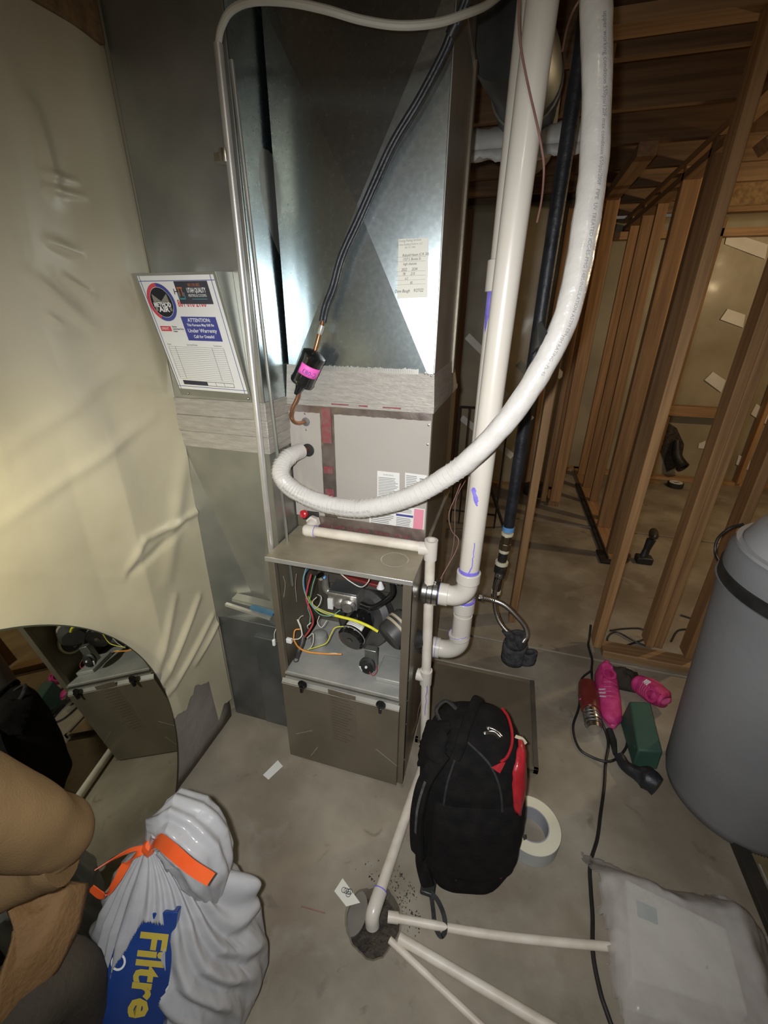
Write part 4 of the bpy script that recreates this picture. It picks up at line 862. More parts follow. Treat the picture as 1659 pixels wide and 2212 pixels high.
ll = thing('liquid_line', 'thin black insulated refrigerant line slanting down across the supply duct', 'pipe', PY(690, 712, 1.15))
LPTS = [(697, 695, 1.155), (705, 660, 1.155), (720, 620, 1.155), (739, 553, 1.155), (776, 471, 1.155), (814, 385, 1.155), (851, 306, 1.155), (907, 213, 1.15), (956, 120, 1.145), (975, 75, 1.14), (997, 25, 1.13), (1012, -20, 1.12), (1030, -120, 1.11)]
b = MB(); P1 = [PY(x-3.5, y-1.5, d) for x, y, d in LPTS]; P2 = [PY(x+3.5, y+1.5, d) for x, y, d in LPTS]; P1.append(V((P1[-1].x, 1.12, 2.5))); P2.append(V((P2[-1].x, 1.12, 2.5)))
b.tube(P1, .0062, 12, 6); b.build('foam_sleeve', 'black_foam', ll)
MB().tube(P2, .0062, 12, 6).build('foam_sleeve', 'black_foam', ll)
MB().tube([PY(698, 692, 1.155), PY(690, 722, 1.155), PY(683, 748, 1.152), PY(678, 765, 1.15)], .0062, 12).build('copper_tube', 'copper', ll)
MB().lathe([(.0068, -.012), (.008, 0), (.0068, .012)], PY(693, 712, 1.155), (P1[0]-P1[3]), 12).build('solder_joint', 'chrome_edge', ll)
MB().tube([PY(972, 78, 1.14), PY(985, 50, 1.135)], .011, 12).build('tape_wrap', 'black_plastic', ll)
fd = thing('filter_drier', 'black metal filter drier canister with a pink label on the refrigerant line', 'canister', PY(650, 836, 1.14))
q0, q1 = PY(682, 760, 1.14), PY(649, 832, 1.14); ax_ = (q1-q0).normalized(); L_ = (q1-q0).length
MB().lathe([(.007, -.002), (.022, 0.002), (.0335, .008), (.0345, .016), (.033, .022), (.033, L_-.02), (.0345, L_-.014), (.032, L_-.006), (.014, L_+.002), (.010, L_+.014), (.0075, L_+.03)], q0, ax_, 36).build('canister', 'black_gloss', fd)
up = (CAM-q0).normalized(); up = (up-ax_*up.dot(ax_)).normalized(); sd = ax_.cross(up)
def on_fd(a, l, r=.0338): return q0+ax_*l+(up*math.cos(a)+sd*math.sin(a))*r
MB().grid(lambda u, v: on_fd(-1.25+u*1.95, L_*.33+v*.030), 18, 4).build('pink_label', 'pink', fd, solid=.0006)
def fdt(x, y): return on_fd(.62-x/.034, L_*.33+.026-y, .0344)
MB().text('C-083', .017, (0, 0, 0), (1, 0, 0), (0, 1, 0), wrapfn=lambda x, y: on_fd(-.9+x/.034, L_*.33+.024-y, .0345)).build('label_marks', 'ink_blue', fd)
MB().tube([PY(649, 832, 1.14)+ax_*.012, PY(643, 858, 1.14), PY(633, 880, 1.135), PY(629, 898, 1.135), PY(634, 910, 1.14), PY(645, 914, 1.165), PY(660, 911, 1.198)], .0058, 12).build('copper_tail', 'copper', fd)

def cable(name, label, pts, mt, r, g=None): return tag(MB().tube(pts, r, 8).build(name, mt), label, 'cable', g)
cable('thermostat_wire', 'thin brown thermostat wire dangling over the front vent pipe', [PY(1122, -20, 1.10), PY(1121, 60, 1.10), PY(1128, 120, 1.10), PY(1142, 190, 1.10), PY(1158, 260, 1.10), PY(1170, 320, 1.10), PY(1175, 365, 1.12), PY(1170, 430, 1.17), PY(1160, 480, 1.2)], 'w_brown', .0022)
cable('thermostat_wire', 'brown wire crossing high behind the two white pipes', [PY(1265, -20, 1.35), PY(1240, 20, 1.35), PY(1225, 60, 1.4), PY(1215, 110, 1.45)], 'w_brown', .0025)
cable('thermostat_wire', 'pinkish thin wire looping in front of the coil cabinet side', [PY(1000, 1030, 1.3), PY(985, 1070, 1.28), PY(970, 1110, 1.25), PY(975, 1145, 1.25), PY(990, 1165, 1.25), PY(985, 1190, 1.22), PY(960, 1235, 1.16), PY(952, 1250, 1.15)], 'w_brown', .0016)
cable('thermostat_wire', 'straighter pinkish wire behind the looping one at cabinet side', [PY(1010, 1030, 1.38), PY(985, 1080, 1.35), PY(982, 1150, 1.33), PY(975, 1200, 1.3), PY(955, 1250, 1.2), PY(945, 1285, 1.16)], 'w_brown', .0013)
cable('thermostat_wire', 'pinkish wire running down beside the condensate pipe', [PY(922, 1290, 1.13), PY(915, 1330, 1.12), PY(918, 1360, 1.12), PY(928, 1385, 1.15)], 'w_brown', .0015)
cable('thermostat_wire', 'wire hanging low against the furnace right side', [PY(928, 1460, 1.11), PY(905, 1530, 1.10), PY(900, 1560, 1.12), PY(885, 1600, 1.15)], 'w_brown', .0013)

# ============================================================ GAS LINE
gp = thing('gas_pipe', 'black vertical gas pipe with brass union left of the thin stud', 'pipe', (.08, 1.72, .25))
YG = 1.72
g1, g0 = PY(1245, 180, YG), PY(1098, 1143, YG)
MB().cyl(g0, V((g1.x, YG, 2.44)), .0235, 20).build('sleeve', 'black_foam', gp)
MB().lathe([(.0245, 0), (.025, 0), (.025, .022), (.0245, .022)], g0+V((0, 0, -.008)), (0, 0, 1), 20).build('blue_tape', 'blue', gp)
def seg(py0, py1, r, mt, nm, n_=18, px=None):
    a, c = PY(px or (1098-(py0-1143)*.2), py0, YG), PY(px or (1098-(py1-1143)*.2), py1, YG); return MB().cyl(a, c, r, n_).build(nm, mt, gp, bevel=.002)
seg(1150, 1156, .026, 'dope', 'sealant_ring'); seg(1156, 1172, .024, 'brass', 'union_nut', 8); seg(1172, 1186, .027, 'brass', 'union_body', 8)
seg(1186, 1193, .022, 'dope', 'sealant_ring'); seg(1193, 1212, .020, 'black_iron', 'nipple'); seg(1212, 1219, .029, 'dope', 'sealant_ring')
seg(1217, 1236, .027, 'black_iron', 'tee'); seg(1236, 1276, .019, 'black_iron', 'drip_leg'); seg(1274, 1281, .022, 'dope', 'sealant_ring'); seg(1281, 1290, .018, 'black_iron', 'drip_cap')
b = MB(); a_ = PY(1086, 1228, YG); c_ = PY(1080, 1245, YG-.06); b.cyl(a_, c_, .020, 14); b.build('tee_branch', 'black_iron', gp)
gh = thing('gas_connector_hose', 'ribbed stainless gas hose bending down to the black foam on the floor', 'hose', PZ(1120, 1420, .1))
def hose(pts, r=.0098):
    b = MB(); P = spline(pts, 14); b.tube(P, r, 14, 0); b.build('hose', 'steel', gh, smooth=80)
    b = MB(); acc = 0
    for i in range(1, len(P)-1):
        acc += (P[i]-P[i-1]).length
        if acc > .0055: acc = 0; b.lathe([(r-.001, -.0018), (r+.0012, 0), (r-.001, .0018)], P[i], P[i+1]-P[i-1], 14, True)
    b.build('hose_rib', 'steel', gh, smooth=80, kind='stuff')
hose([PY(1077, 1250, YG-.07), PY(1069, 1275, YG-.08), PY(1069, 1310, YG-.08), PY(1078, 1340, YG-.07), PY(1095, 1363, YG-.05), PY(1113, 1378, YG-.03)])
hose([PY(1040, 1290, 1.42), PY(1062, 1295, 1.45), PY(1090, 1307, 1.5), PY(1115, 1330, 1.56), PY(1133, 1352, 1.62), PY(1138, 1372, 1.66), PY(1131, 1385, 1.68)])
MB().lathe([(.013, 0), (.016, .002), (.016, .018), (.013, .02)], PY(1080, 1240, YG-.06), (-.2, -.3, -1), 8).build('end_nut', 'steel', gh, bevel=.001)
for px in (1018, 1032): MB().lathe([(.011, 0), (.016, .002), (.016, .016), (.011, .018)], PY(px, 1287+(px-1018)*.15, 1.40), (1, .1, -.1), 6).build('end_nut', 'steel', gh, bevel=.001)
MB().cyl(PY(1000, 1280, 1.36), PY(1020, 1287, 1.40), .010, 12).build('end_nipple', 'steel', gh)
fo = thing('pipe_foam_scrap', 'crumpled black pipe insulation piece standing on floor below the gas hose', 'insulation', (.21, 1.74, 0))
q = PZ(1112, 1435, 0)
for i, (dx, dz, r, h) in enumerate(((-.012, .012, .052, .10), (-.01, .11, .045, .05), (.058, .006, .032, .07))):
    b = MB(); b.grid(lambda u, v: V((q.x+dx+math.cos(u*2*PI)*r*(1+.12*fbm(math.cos(u*6.28)*2, math.sin(u*6.28)*2, v*3+i)), q.y+.02+math.sin(u*2*PI)*r*.8, dz+v*h+.012*math.sin(u*6.28+i))), 24, 5, True); b.build('foam_sleeve', 'grey_foam', fo, solid=.012)
MB().tube([PY(1090, 1362, YG-.05), PY(1105, 1375, YG-.04), PY(1120, 1382, YG-.02), PY(1125, 1395, YG)], [.017, .02, .022, .02], 14, wob=.2).build('foam_wrap', 'grey_foam', fo)

# black tape on white line joint
tpb = MB().ribbon([PY(1152, 742, 1.11), PY(1164, 728, 1.06), PY(1180, 712, 1.05)], .05, (0, .3, 1), .003)
tag(tpb.build('black_tape_patch', 'black_plastic'), 'folded black tape patch at the side of the white insulated line', 'tape')

# ============================================================ DUCTS ABOVE, PIPES BEHIND
bd = thing('branch_duct', 'dark round branch duct under the joists right of the supply duct', 'duct', (-.12, 1.9, 2.2))
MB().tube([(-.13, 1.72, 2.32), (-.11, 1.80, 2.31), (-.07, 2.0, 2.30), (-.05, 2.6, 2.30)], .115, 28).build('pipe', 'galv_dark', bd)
MB().lathe([(.115, 0), (.121, .003), (.115, .006)], (-.07, 2.0, 2.30), (0.05, 1, 0), 28, True).build('bead', 'galv_dull', bd)
wpz = thing('wrapped_pipe', 'white wrapped horizontal pipe under the joists behind the vent pipes', 'pipe', (-.07, 2.15, 2.2))
MB().tube([(-.34, 2.16, 2.19), (-.15, 2.16, 2.195), (.05, 2.16, 2.19), (.17, 2.16, 2.195)], .05, 20, wob=.3).build('wrap', 'wrap', wpz)
MB().grid(lambda u, v: V((-.3+.45*u, 2.112, 2.165-v*(.035+.03*fbm(u*9, 3)))), 30, 3).build('torn_edge', 'wrap', wpz, solid=.004)
rl = thing('metal_rack', 'thin black metal rack standing on floor far behind the vent pipes', 'rack', PZ(1010, 1085, 0))
r0 = V((-.33, 3.25, 0))
for dx in (0, .07, .14, .22): MB().cyl(r0+V((dx, 0, 0)), r0+V((dx, 0, .97)), .006, 8).build('rod', 'black_iron', rl)
for z in (.97, .12): MB().cyl(r0+V((0, 0, z)), r0+V((.36, 0, z)), .007, 8).build('rail', 'black_iron', rl)
MB().cyl(r0+V((.36, 0, .97)), r0+V((.36, 0, 0)), .007, 8).build('rod', 'black_iron', rl)
ct = thing('camera_tripod', 'black folded stand leaning behind the gas pipe on the slab', 'stand', PZ(1087, 1135, 0))
MB().cyl(PZ(1087, 1137, .008), PY(1060, 1055, 3.0), .012, 10).build('leg', 'black_plastic', ct)
q = PZ(1155, 1068, 0); ct2 = thing('black_bucket', 'low black round object on the floor behind thin stud', 'bucket', q)
MB().lathe([(.10, 0), (.115, .02), (.12, .09), (.10, .10)], q, n=24).build('body', 'black_plastic', ct2)
MB().lathe([(.05, .10), (.06, .13), (.03, .14)], q, n=20).build('top', 'black_plastic', ct2)
pb_ = thing('pry_bar', 'long black bar lying across the slab beside the corridor studs', 'bar', PZ(1310, 1218, .02))
MB().bar(PZ(1246, 1045, .012), PZ(1303, 1195, .012), .035, .02).build('shaft', 'black_iron', pb_, bevel=.004)
MB().bar(PZ(1300, 1190, .012), PZ(1312, 1216, .012), .085, .018).build('blade', 'black_iron', pb_, bevel=.004)
tr = PZ(1457, 1052, 0); tt = thing('far_tape_roll', 'small white and dark tape roll on the floor by far wall', 'tape roll', tr)
MB().lathe([(.045, 0), (.075, 0), (.075, .05), (.045, .05)], tr, n=24, closed=True).build('roll', 'black_plastic', tt)
MB().lathe([(.03, .045), (.062, .052), (.06, .056), (.03, .056)], tr, n=24, closed=True).build('face', 'white_part', tt)
tr = PZ(1412, 1046, 0); MB_ = MB().box(tr.x-.06, tr.x+.06, tr.y, tr.y+.06, 0, .04); tag(MB_.build('wood_block', 'wood_x', bevel=.003), 'short wood offcut on the floor by far wall', 'wood block')
# drill
dp = PZ(1388, 1215, 0); dl = thing('cordless_drill', 'dark cordless drill standing upright on floor between the posts', 'drill', dp)
dz = .215
MB().box(dp.x-.05, dp.x+.055, dp.y-.035, dp.y+.045, 0, .05).build('battery', 'black_plastic', dl, bevel=.01)
MB().tube([(dp.x, dp.y+.01, .045), (dp.x+.008, dp.y+.02, .10), (dp.x+.022, dp.y+.03, dz-.04)], [.022, .018, .024], 12, flat=1.3).build('handle', 'black_plastic', dl)
MB().lathe([(.016, -.085), (.026, -.07), (.030, -.03), (.030, .03), (.026, .04), (.022, .06), (.016, .075), (.008, .085)], (dp.x+.025, dp.y+.03, dz), (-.25, -.9, .1), 20).build('motor_body', 'black_plastic', dl)
MB().lathe([(.0305, -.002), (.032, 0), (.0305, .008)], (dp.x+.02, dp.y+.01, dz), (-.25, -.9, .1), 20, True).build('clutch_ring', 'steel', dl)
cable('drill_bit', 'thin metal rod lying on the floor beside the drill', [dp+V((-.16, .05, .004)), dp+V((-.08, .02, .004))], 'steel', .003)
# cable bits behind posts
cable('coiled_cord', 'thin dark cord coiled on floor behind the bottom plate', [PZ(1318, 1362, .006), PZ(1345, 1358, .006), PZ(1385, 1358, .006), PZ(1400, 1375, .006), PZ(1360, 1392, .006), PZ(1325, 1400, .006), PZ(1312, 1380, .006), PZ(1330, 1365, .010), PZ(1370, 1385, .010), PZ(1395, 1395, .006)], 'cord', .005)
cable('coiled_cord', 'dark cord looping on floor right of the thick post', [PZ(1470, 1328, .006), PZ(1495, 1337, .006), PZ(1505, 1348, .006), PZ(1495, 1358, .006), PZ(1465, 1362, .006), PZ(1450, 1385, .006)], 'cord', .005)
cable('looped_hose', 'thin dark hose looping out of the grey tank behind its rim', [PX(1605, 1132, .86), PX(1575, 1142, .82), PX(1550, 1165, .80), PX(1545, 1195, .80), PX(1556, 1220, .80)], 'cord', .005)

# ============================================================ LOOSE DOOR PANEL
lp = thing('loose_furnace_door', 'brown metal furnace door lying flat on the floor behind the backpack', 'panel', (.05, 1.4, 0))
x0, x1, y0, y1 = -.185, .288, 1.162, 1.625
MB().box(x0, x1, y0, y1, .012, .016).build('sheet', 'cabinet', lp, bevel=.001)
for (a, c, d, e_) in ((x0, x0+.012, y0, y1), (x1-.018, x1, y0, y1), (x0, x1, y0, y0+.012), (x0, x1, y1-.012, y1)):
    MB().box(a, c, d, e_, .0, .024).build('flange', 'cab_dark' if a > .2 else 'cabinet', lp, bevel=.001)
MB().box(x0, x1, y1-.010, y1-.003, .024, .027).build('bright_hem', 'chrome_edge', lp)

# ============================================================ BACKPACK
bk = thing('backpack', 'black work backpack with red trim standing on the floor by the furnace', 'backpack', (.05, .85, 0))
def bp_sec(t):            # t 0..1 up: centre, half width, half depth
    prof = [(0, .050, .775, .060, .058, -.00), (.07, .050, .80, .112, .098, .01), (.2, .048, .835, .148, .118, 0), (.5, .042, .865, .155, .122, 0), (.72, .035, .885, .150, .118, 0), (.88, .035, .905, .128, .100, 0), (.96, .03, .925, .095, .075, 0), (1, .03, .93, .045, .035, 0)]
    for i in range(len(prof)-1):
        if t <= prof[i+1][0]+1e-9:
            f = (t-prof[i][0])/(prof[i+1][0]-prof[i][0]); f = f*f*(3-2*f)*.5+f*.5
            return [prof[i][k]+(prof[i+1][k]-prof[i][k])*f for k in range(1, 5)]
BH = .485
def bp_surf(a, t, off=0):
    cx_, cy_, w, d = bp_sec(t); c, s_ = math.cos(a), math.sin(a); e = .62
    x = abs(c)**e*(1 if c > 0 else -1)*(w+off); y = abs(s_)**e*(1 if s_ > 0 else -1)*(d+off)
    k = 1+.035*fbm(a*1.2, t*4, 2)
    ry = .24; xr = x*math.cos(ry)-y*math.sin(ry); yr = x*math.sin(ry)+y*math.cos(ry)
    return V((cx_+xr*k, cy_+yr*k, .004+t*BH+off*(t-.5)))
b = MB(); b.grid(lambda u, v: bp_surf(u*2*PI, v), 72, 48, True)
n_ = 72; b.add([bp_surf(i/n_*2*PI, 0) for i in range(n_)], [tuple(range(n_))]); b.add([bp_surf(i/n_*2*PI, 1) for i in range(n_)], [tuple(range(n_))])
b.build('body', 'bp_fabric', bk, smooth=70)
# front pocket bulge and seams
b = MB(); b.grid(lambda u, v: bp_surf(-PI*.5+(u-.5)*1.5, .18+v*.50, .002+.022*math.sin(PI*u)**.5*math.sin(PI*v)**.5), 30, 30); b.build('front_pocket', 'bp_fabric', bk, smooth=70)
BPG = [(bp_surf(i/160*2*PI, j/90), i/160*2*PI, j/90) for i in range(160) for j in range(91)]
def to_px(p): d = p-CAM; return (W_PX/2+F_PX*d.dot(_r)/d.dot(_f), H_PX/2-F_PX*d.dot(_u)/d.dot(_f))
BPP = [(to_px(p), (p-CAM).length, a, t) for p, a, t in BPG]
def snap(px, py, off=.004):                      # nearest visible point of the pack surface
    c = [((x-px)**2+(y-py)**2, d, a, t) for (x, y), d, a, t in BPP if abs(x-px) < 22 and abs(y-py) < 22]
    if not c: c = [((x-px)**2+(y-py)**2, d, a, t) for (x, y), d, a, t in BPP]
    k = min(c, key=lambda e: e[0]+e[1]*1500); return bp_surf(k[2], k[3], off)
MB().tube([snap(*q, .005) for q in ((1088, 1527), (1097, 1548), (1102, 1575), (1100, 1605), (1092, 1630), (1080, 1648))], .0042, 8, 4).build('red_piping', 'bp_red', bk)
MB().prism([snap(1058, 1652, .007), snap(1075, 1645, .007), snap(1088, 1640, .007), snap(1078, 1668, .007)], (0, -.8, .6), .002).build('red_tab', 'bp_red', bk)
rows = ((1590, 1116, 1124), (1620, 1112, 1132), (1655, 1106, 1135), (1690, 1101, 1134), (1725, 1104, 1130), (1755, 1112, 1120))
def panel(rows):
    def f(u, v):
        g = v*(len(rows)-1); i = min(len(rows)-2, int(g)); y, l, r = [rows[i][k]*(1-(g-i))+rows[i+1][k]*(g-i) for k in range(3)]
        return snap(l+(r-l)*u, y, .006+.006*math.sin(PI*u))
    return f
MB().grid(panel(rows), 6, 16).build('red_side_panel', 'bp_red', bk, solid=.003, smooth=80)
MB().grid(panel(((1822, 1104, 1110), (1845, 1092, 1104), (1868, 1080, 1094), (1888, 1072, 1080))), 4, 8).build('red_side_panel', 'bp_red', bk, solid=.003, smooth=80)
for q0_, q1_, q2_ in (((1050, 1562), (1062, 1572), (1075, 1586)), ((1046, 1578), (1060, 1584), (1074, 1592))):
    MB().ribbon([snap(*q0_, .008), snap(*q1_, .012), snap(*q2_, .010)], .009, (0, .3, 1), .0014).build('zip_pull', 'steel', bk)
    MB().lathe([(.0, -.004), (.006, 0), (0, .004)], snap(*q0_, .008), (0, 0, 1), 10).build('zip_slider', 'steel', bk)
MB().ribbon([snap(1108, 1588, .010), snap(1120, 1594, .014), snap(1132, 1602, .014)], .009, (0, .3, 1), .0014).build('yellow_zip_pull', 'dope', bk)
MB().tube([snap(1035, 1512, .0), snap(1030, 1525, .016), snap(1014, 1560, .022), snap(1000, 1600, .018), snap(985, 1640, .004)], .015, 12, flat=.5).build('top_ridge_strap', 'bp_fabric', bk)
MB().tube([snap(x_, y_, .002) for x_, y_ in ((1012, 1600), (1060, 1650), (1080, 1720), (1078, 1800), (1050, 1880))], .0035, 8).build('pocket_seam', 'webbing', bk)
MB().tube([snap(x_, y_, .002) for x_, y_ in ((985, 1640), (965, 1700), (955, 1780), (965, 1850), (985, 1900))], .0035, 8).build('pocket_seam', 'webbing', bk)
MB().tube([snap(985, 1530, .0), snap(975, 1525, .02), snap(955, 1540, .02), snap(950, 1555, .0)], .007, 10, flat=.6).build('grab_handle', 'webbing', bk)
MB().grid(lambda u, v: snap(925+55*u-20*v, 1560+95*v, .010+.014*math.sin(PI*u)*math.sin(PI*v)), 14, 18).build('side_pad', 'bp_fabric', bk, solid=.006, smooth=80)
# shoulder strap on the left and dangling webbing
ls = [bp_surf(-2.35, .92, .01), bp_surf(-2.55, .78, .02), bp_surf(-2.6, .62, .028), bp_surf(-2.6, .45, .03), bp_surf(-2.55, .30, .026), PZ(915, 1800, .12), PZ(912, 1860, .06), PZ(925, 1915, .022)]
MB().ribbon(ls, .040, [(1, -.4, .2), (1, -.6, 0), (1, -.4, .0)], .007).build('shoulder_strap', 'bp_fabric', bk, bevel=.003)
MB().ribbon([V(p)+V((-.001, -.009, .003)) for p in ls[1:4]], .007, [(1, -.4, .2), (1, -.6, 0)], .0012).build('grey_stripe', 'grey_foam', bk)
MB().tube([PZ(935, 1620, .28), PZ(920, 1632, .27), PZ(921, 1650, .25), PZ(933, 1662, .24)], .0045, 8).build('strap_ring', 'webbing', bk)
q = PZ(925, 1918, .015); bu = MB().box(q.x-.022, q.x+.022, q.y-.018, q.y+.022, .003, .02).build('buckle', 'black_plastic', bk, bevel=.005)
MB().ribbon([PZ(930, 1925, .012), PZ(935, 1960, .012), PZ(940, 2000, .010), PZ(952, 2022, .010), PZ(962, 2008, .018), PZ(958, 1975, .024), PZ(945, 1945, .022), PZ(930, 1928, .018)], .012, (.9, .5, .5), .0012).build('webbing_loop', 'webbing', bk)
MB().ribbon([PZ(922, 1885, .03), PZ(935, 1895, .03), PZ(940, 1910, .02), PZ(930, 1918, .015)], .010, (.2, .5, .9), .0012).build('webbing_loop', 'webbing', bk)
MB().ribbon([bp_surf(-.15, .30, .01), PZ(1134, 1815, .05), PZ(1130, 1840, .015)], .010, (.6, .5, 0), .0015).build('webbing_end', 'webbing', bk)

# ============================================================ TAPE ROLL
tc_ = V((.250, .938, 0)); tr = thing('tape_roll', 'roll of cream edged tape lying flat on the floor right of the backpack', 'tape roll', tc_)
MB().lathe([(.055, .001), (.092, .001), (.092, .058), (.055, .058)], tc_, n=56, closed=True).build('roll', 'tape_side', tr)
MB().lathe([(.056, .058), (.0915, .058), (.0915, .0596), (.056, .0596)], tc_, n=56, closed=True).build('tape_edge', 'tape_cream', tr)
MB().lathe([(.0525, .001), (.056, .001), (.056, .060), (.0525, .060)], tc_, n=56, closed=True).build('core', 'tape_core', tr)

# ============================================================ EXTENSION CORD, TOOLS, SHOES
cpx = [(1276, 1350, .10), (1273, 1378, .03), (1271, 1395, .006), (1279, 1425, .006), (1278, 1450, .006), (1283, 1495, .02), (1296, 1550, .03), (1310, 1585, .012), (1314, 1610, .006), (1308, 1650, .006), (1305, 1700, .006), (1297, 1760, .006), (1290, 1812, .006), (1275, 1866, .006), (1276, 1920, .006), (1280, 1980, .006), (1281, 2060, .006), (1296, 2140, .006), (1312, 2190, .006), (1330, 2240, .006)]
ec = thing('extension_cord', 'black extension cord running from the post down the floor to the bottom edge', 'cord', PZ(1305, 1700, 0))
MB().tube([PZ(*q) for q in cpx], .0058, 10).build('cable', 'cord', ec)
lpx = [(1278, 1448, .014), (1255, 1470, .010), (1251, 1525, .008), (1238, 1570, .006), (1250, 1615, .006), (1280, 1636, .006), (1312, 1645, .016), (1335, 1636, .006), (1354, 1610, .006), (1352, 1575, .006), (1340, 1550, .02)]
MB().tube([PZ(*q) for q in lpx], .0050, 10).build('cable_loop', 'cord', ec)
MB().tube([PZ(1316, 1575, .02), PZ(1324, 1600, .012), PZ(1329, 1630, .012)], [.012, .014, .008], 10).build('socket_end', 'black_plastic', ec)
# red corded tool
rt = thing('corded_power_tool', 'dark red corded tool with a steel end lying beside the pink shoe', 'power tool', PZ(1275, 1520, 0))
q0, q1, q2 = PZ(1268, 1478, .045), PZ(1276, 1535, .04), PZ(1285, 1575, .035)
MB().tube([q0, q0.lerp(q1, .5), q1], [.036, .044, .038], 18, 5).build('body', 'tool_red', rt)
b = MB(); b.tube([q1, q1.lerp(q2, .5), q2], [.032, .034, .026], 16, 4); b.build('steel_nose', 'steel', rt)
for k in range(4): MB().lathe([(.034, -.002), (.036, 0), (.034, .002)], q1.lerp(q2, .25+.17*k), q2-q1, 16, True).build('nose_rib', 'galv_dark', rt)
MB().lathe([(.022, 0), (.026, .008), (.018, .02)], PZ(1302, 1463, .06), (-.3, .8, .3), 16).build('pale_cap', 'white_part', rt)
# dark cloth/case behind
b = MB(); q = PZ(1338, 1475, 0)
b.grid(lambda u, v: V((q.x-.075+.17*u, q.y-.05+.14*v, .005+.055*math.sin(PI*min(1, max(0, u)))*math.sin(PI*v)**.6*(1+.4*fbm(u*4, v*4)))), 22, 18)
tag(b.build('dark_pouch', 'pants', solid=.004, smooth=70), 'dark cloth pouch lying on the floor between the pink shoes', 'pouch')
def sneaker(name, label, heel, toe, roll, h=.085):
    heel, toe = V(heel), V(toe); t = thing(name, label, 'shoe', heel, 'pink sneakers'); ax = toe-heel; L = ax.length; ax.normalize(); upv = V((math.sin(roll)*ax.y, -math.sin(roll)*ax.x, math.cos(roll))).normalized(); upv = (upv-ax*upv.dot(ax)).normalized(); sd = ax.cross(upv)
    def q(u, a):     # u along, a around the upper half
        w = .033+.013*math.sin(PI*min(1, u*1.05))**.7*(1 if u < .9 else 1) ; w *= (1-max(0, (u-.86)/.14)**2*.75) * (1-max(0, (.08-u)/.08)**2*.5)
        hh = h*(1.0-.62*min(1, max(0, (u-.30)/.5))**.8); hh *= (1-max(0, (u-.9)/.1)**2*.6)
        c, s_ = math.cos(a), math.sin(a)
        return heel+ax*L*u+sd*c*w+upv*(.02+hh*max(0, s_)**.75)
    b = MB(); b.grid(lambda v, u: q(u, PI*v) if not (.08 < u < .42 and .32 < v < .68) else q(u, PI*v)-upv*.022, 25, 40); b.build('upper', 'pink_shoe', t, solid=.003, smooth=60)
    b = MB(); ring = []
    for i in range(40):
        a = 2*PI*i/40; u = .5-.5*math.cos(a); w = (.036+.012*math.sin(PI*u)**.7)*math.sin(a)*1.05; ring.append(heel+ax*L*(u*1.03-.015)+sd*w)
    b.prism(ring, upv, .024); b.build('sole', 'pink_sole', t, bevel=.004)
    for k in range(3):
        u = .50+.055*k; p0, p1 = q(u, PI*.16), q(u+.03, PI*.34); MB().bar(p0+(p0-heel-ax*L*u).normalized()*.004, p1+upv*.004, .006, .003, upv).build('stripe', 'white_part', t)
    for k in range(4):
        u = .42+.07*k; MB().tube([q(u, PI*.3)+upv*.004, q(u+.01, PI*.5)+upv*.008, q(u, PI*.7)+upv*.004], .0025, 6).build('lace', 'pink_sole', t)
    MB().lathe([(.020, 0), (.030, .0), (.030, .008), (.020, .008)], heel+ax*L*.26+upv*(h+.006), upv+ax*.25, 24, True).build('collar', 'pink_shoe', t)
    return t
sneaker('sneaker', 'pink sneaker standing toe towards the camera beside the red tool', PZ(1300, 1462, .01), PZ(1322, 1575, .01), .0)
sneaker('sneaker', 'pink sneaker tipped on its side against the green box', PZ(1450, 1515, .05), PZ(1372, 1470, .03), -1.1)
MB_ = MB().tube([PZ(1302, 1493, .05), PZ(1285, 1496, .07), PZ(1268, 1502, .07), PZ(1252, 1511, .05)], .003, 6)
tag(MB_.build('shoe_lace', 'pink_sole'), 'loose pink shoelace trailing over the red tool', 'lace')
gb = thing('green_box', 'dark green carton standing against the grey tank by the shoes', 'box', PZ(1400, 1640, 0))
gx0, gy0 = .655, 1.215
b = MB(); b.hexa([(.640, 1.30, 0), (.728, 1.31, 0), (.722, 1.52, 0), (.636, 1.51, 0), (.645, 1.31, .08), (.728, 1.32, .09), (.720, 1.51, .14), (.642, 1.50, .13)])
b.build('carton', 'green', gb, bevel=.006)
MB().slab((.622, 1.30, .155-.03), (.70, 1.305, .158-.03), (.70, 1.312, .160-.03), (.622, 1.307, .157-.03), .001)
br = thing('scrub_brush', 'black bristled brush lying on floor at the tank foot', 'brush', PZ(1390, 1680, 0))
MB().tube([PZ(1337, 1632, .025), PZ(1350, 1652, .025), PZ(1372, 1668, .03), PZ(1395, 1680, .035), PZ(1420, 1700, .035)], [.018, .022, .026, .040, .034], 14, 5, wob=.25).build('bristle_body', 'black_foam', br)

# ============================================================ GREY TANK
tk = thing('softener_tank', 'tall grey plastic tank with a black band at the right edge', 'tank', (.97, 1.28, 0))
TC = V((.965, 1.285, 0)); 
prof = [(.19, 0), (.21, .01), (.220, .05), (.238, .30), (.258, .60), (.276, .845)]
MB().lathe(prof+[(.285, .85)], TC, n=64).build('body', 'tank', tk, smooth=50)
MB().lathe([(.265, .845), (.280, .847), (.282, .888), (.265, .890)], TC, n=64, closed=True).build('black_band', 'black_plastic', tk)
MB().lathe([(.23, .885), (.277, .888), (.276, .945), (.262, .965), (.23, .97)], TC, n=64, closed=True).build('upper_body', 'tank', tk, smooth=50)
MB().lathe([(.252, .962), (.266, .964), (.266, .974), (.252, .976)], TC, n=64, closed=True).build('rim', 'tank_light', tk, smooth=50)
MB().lathe([(.252, .965), (.245, .99), (.225, 1.03), (.19, 1.05)], TC, n=64).build('cap', 'tank_light', tk, smooth=50)
MB().lathe([(.195, 1.045), (.19, 1.10), (.10, 1.13), (.02, 1.14)], TC, n=48).build('lid', 'dark_green', tk, smooth=50)

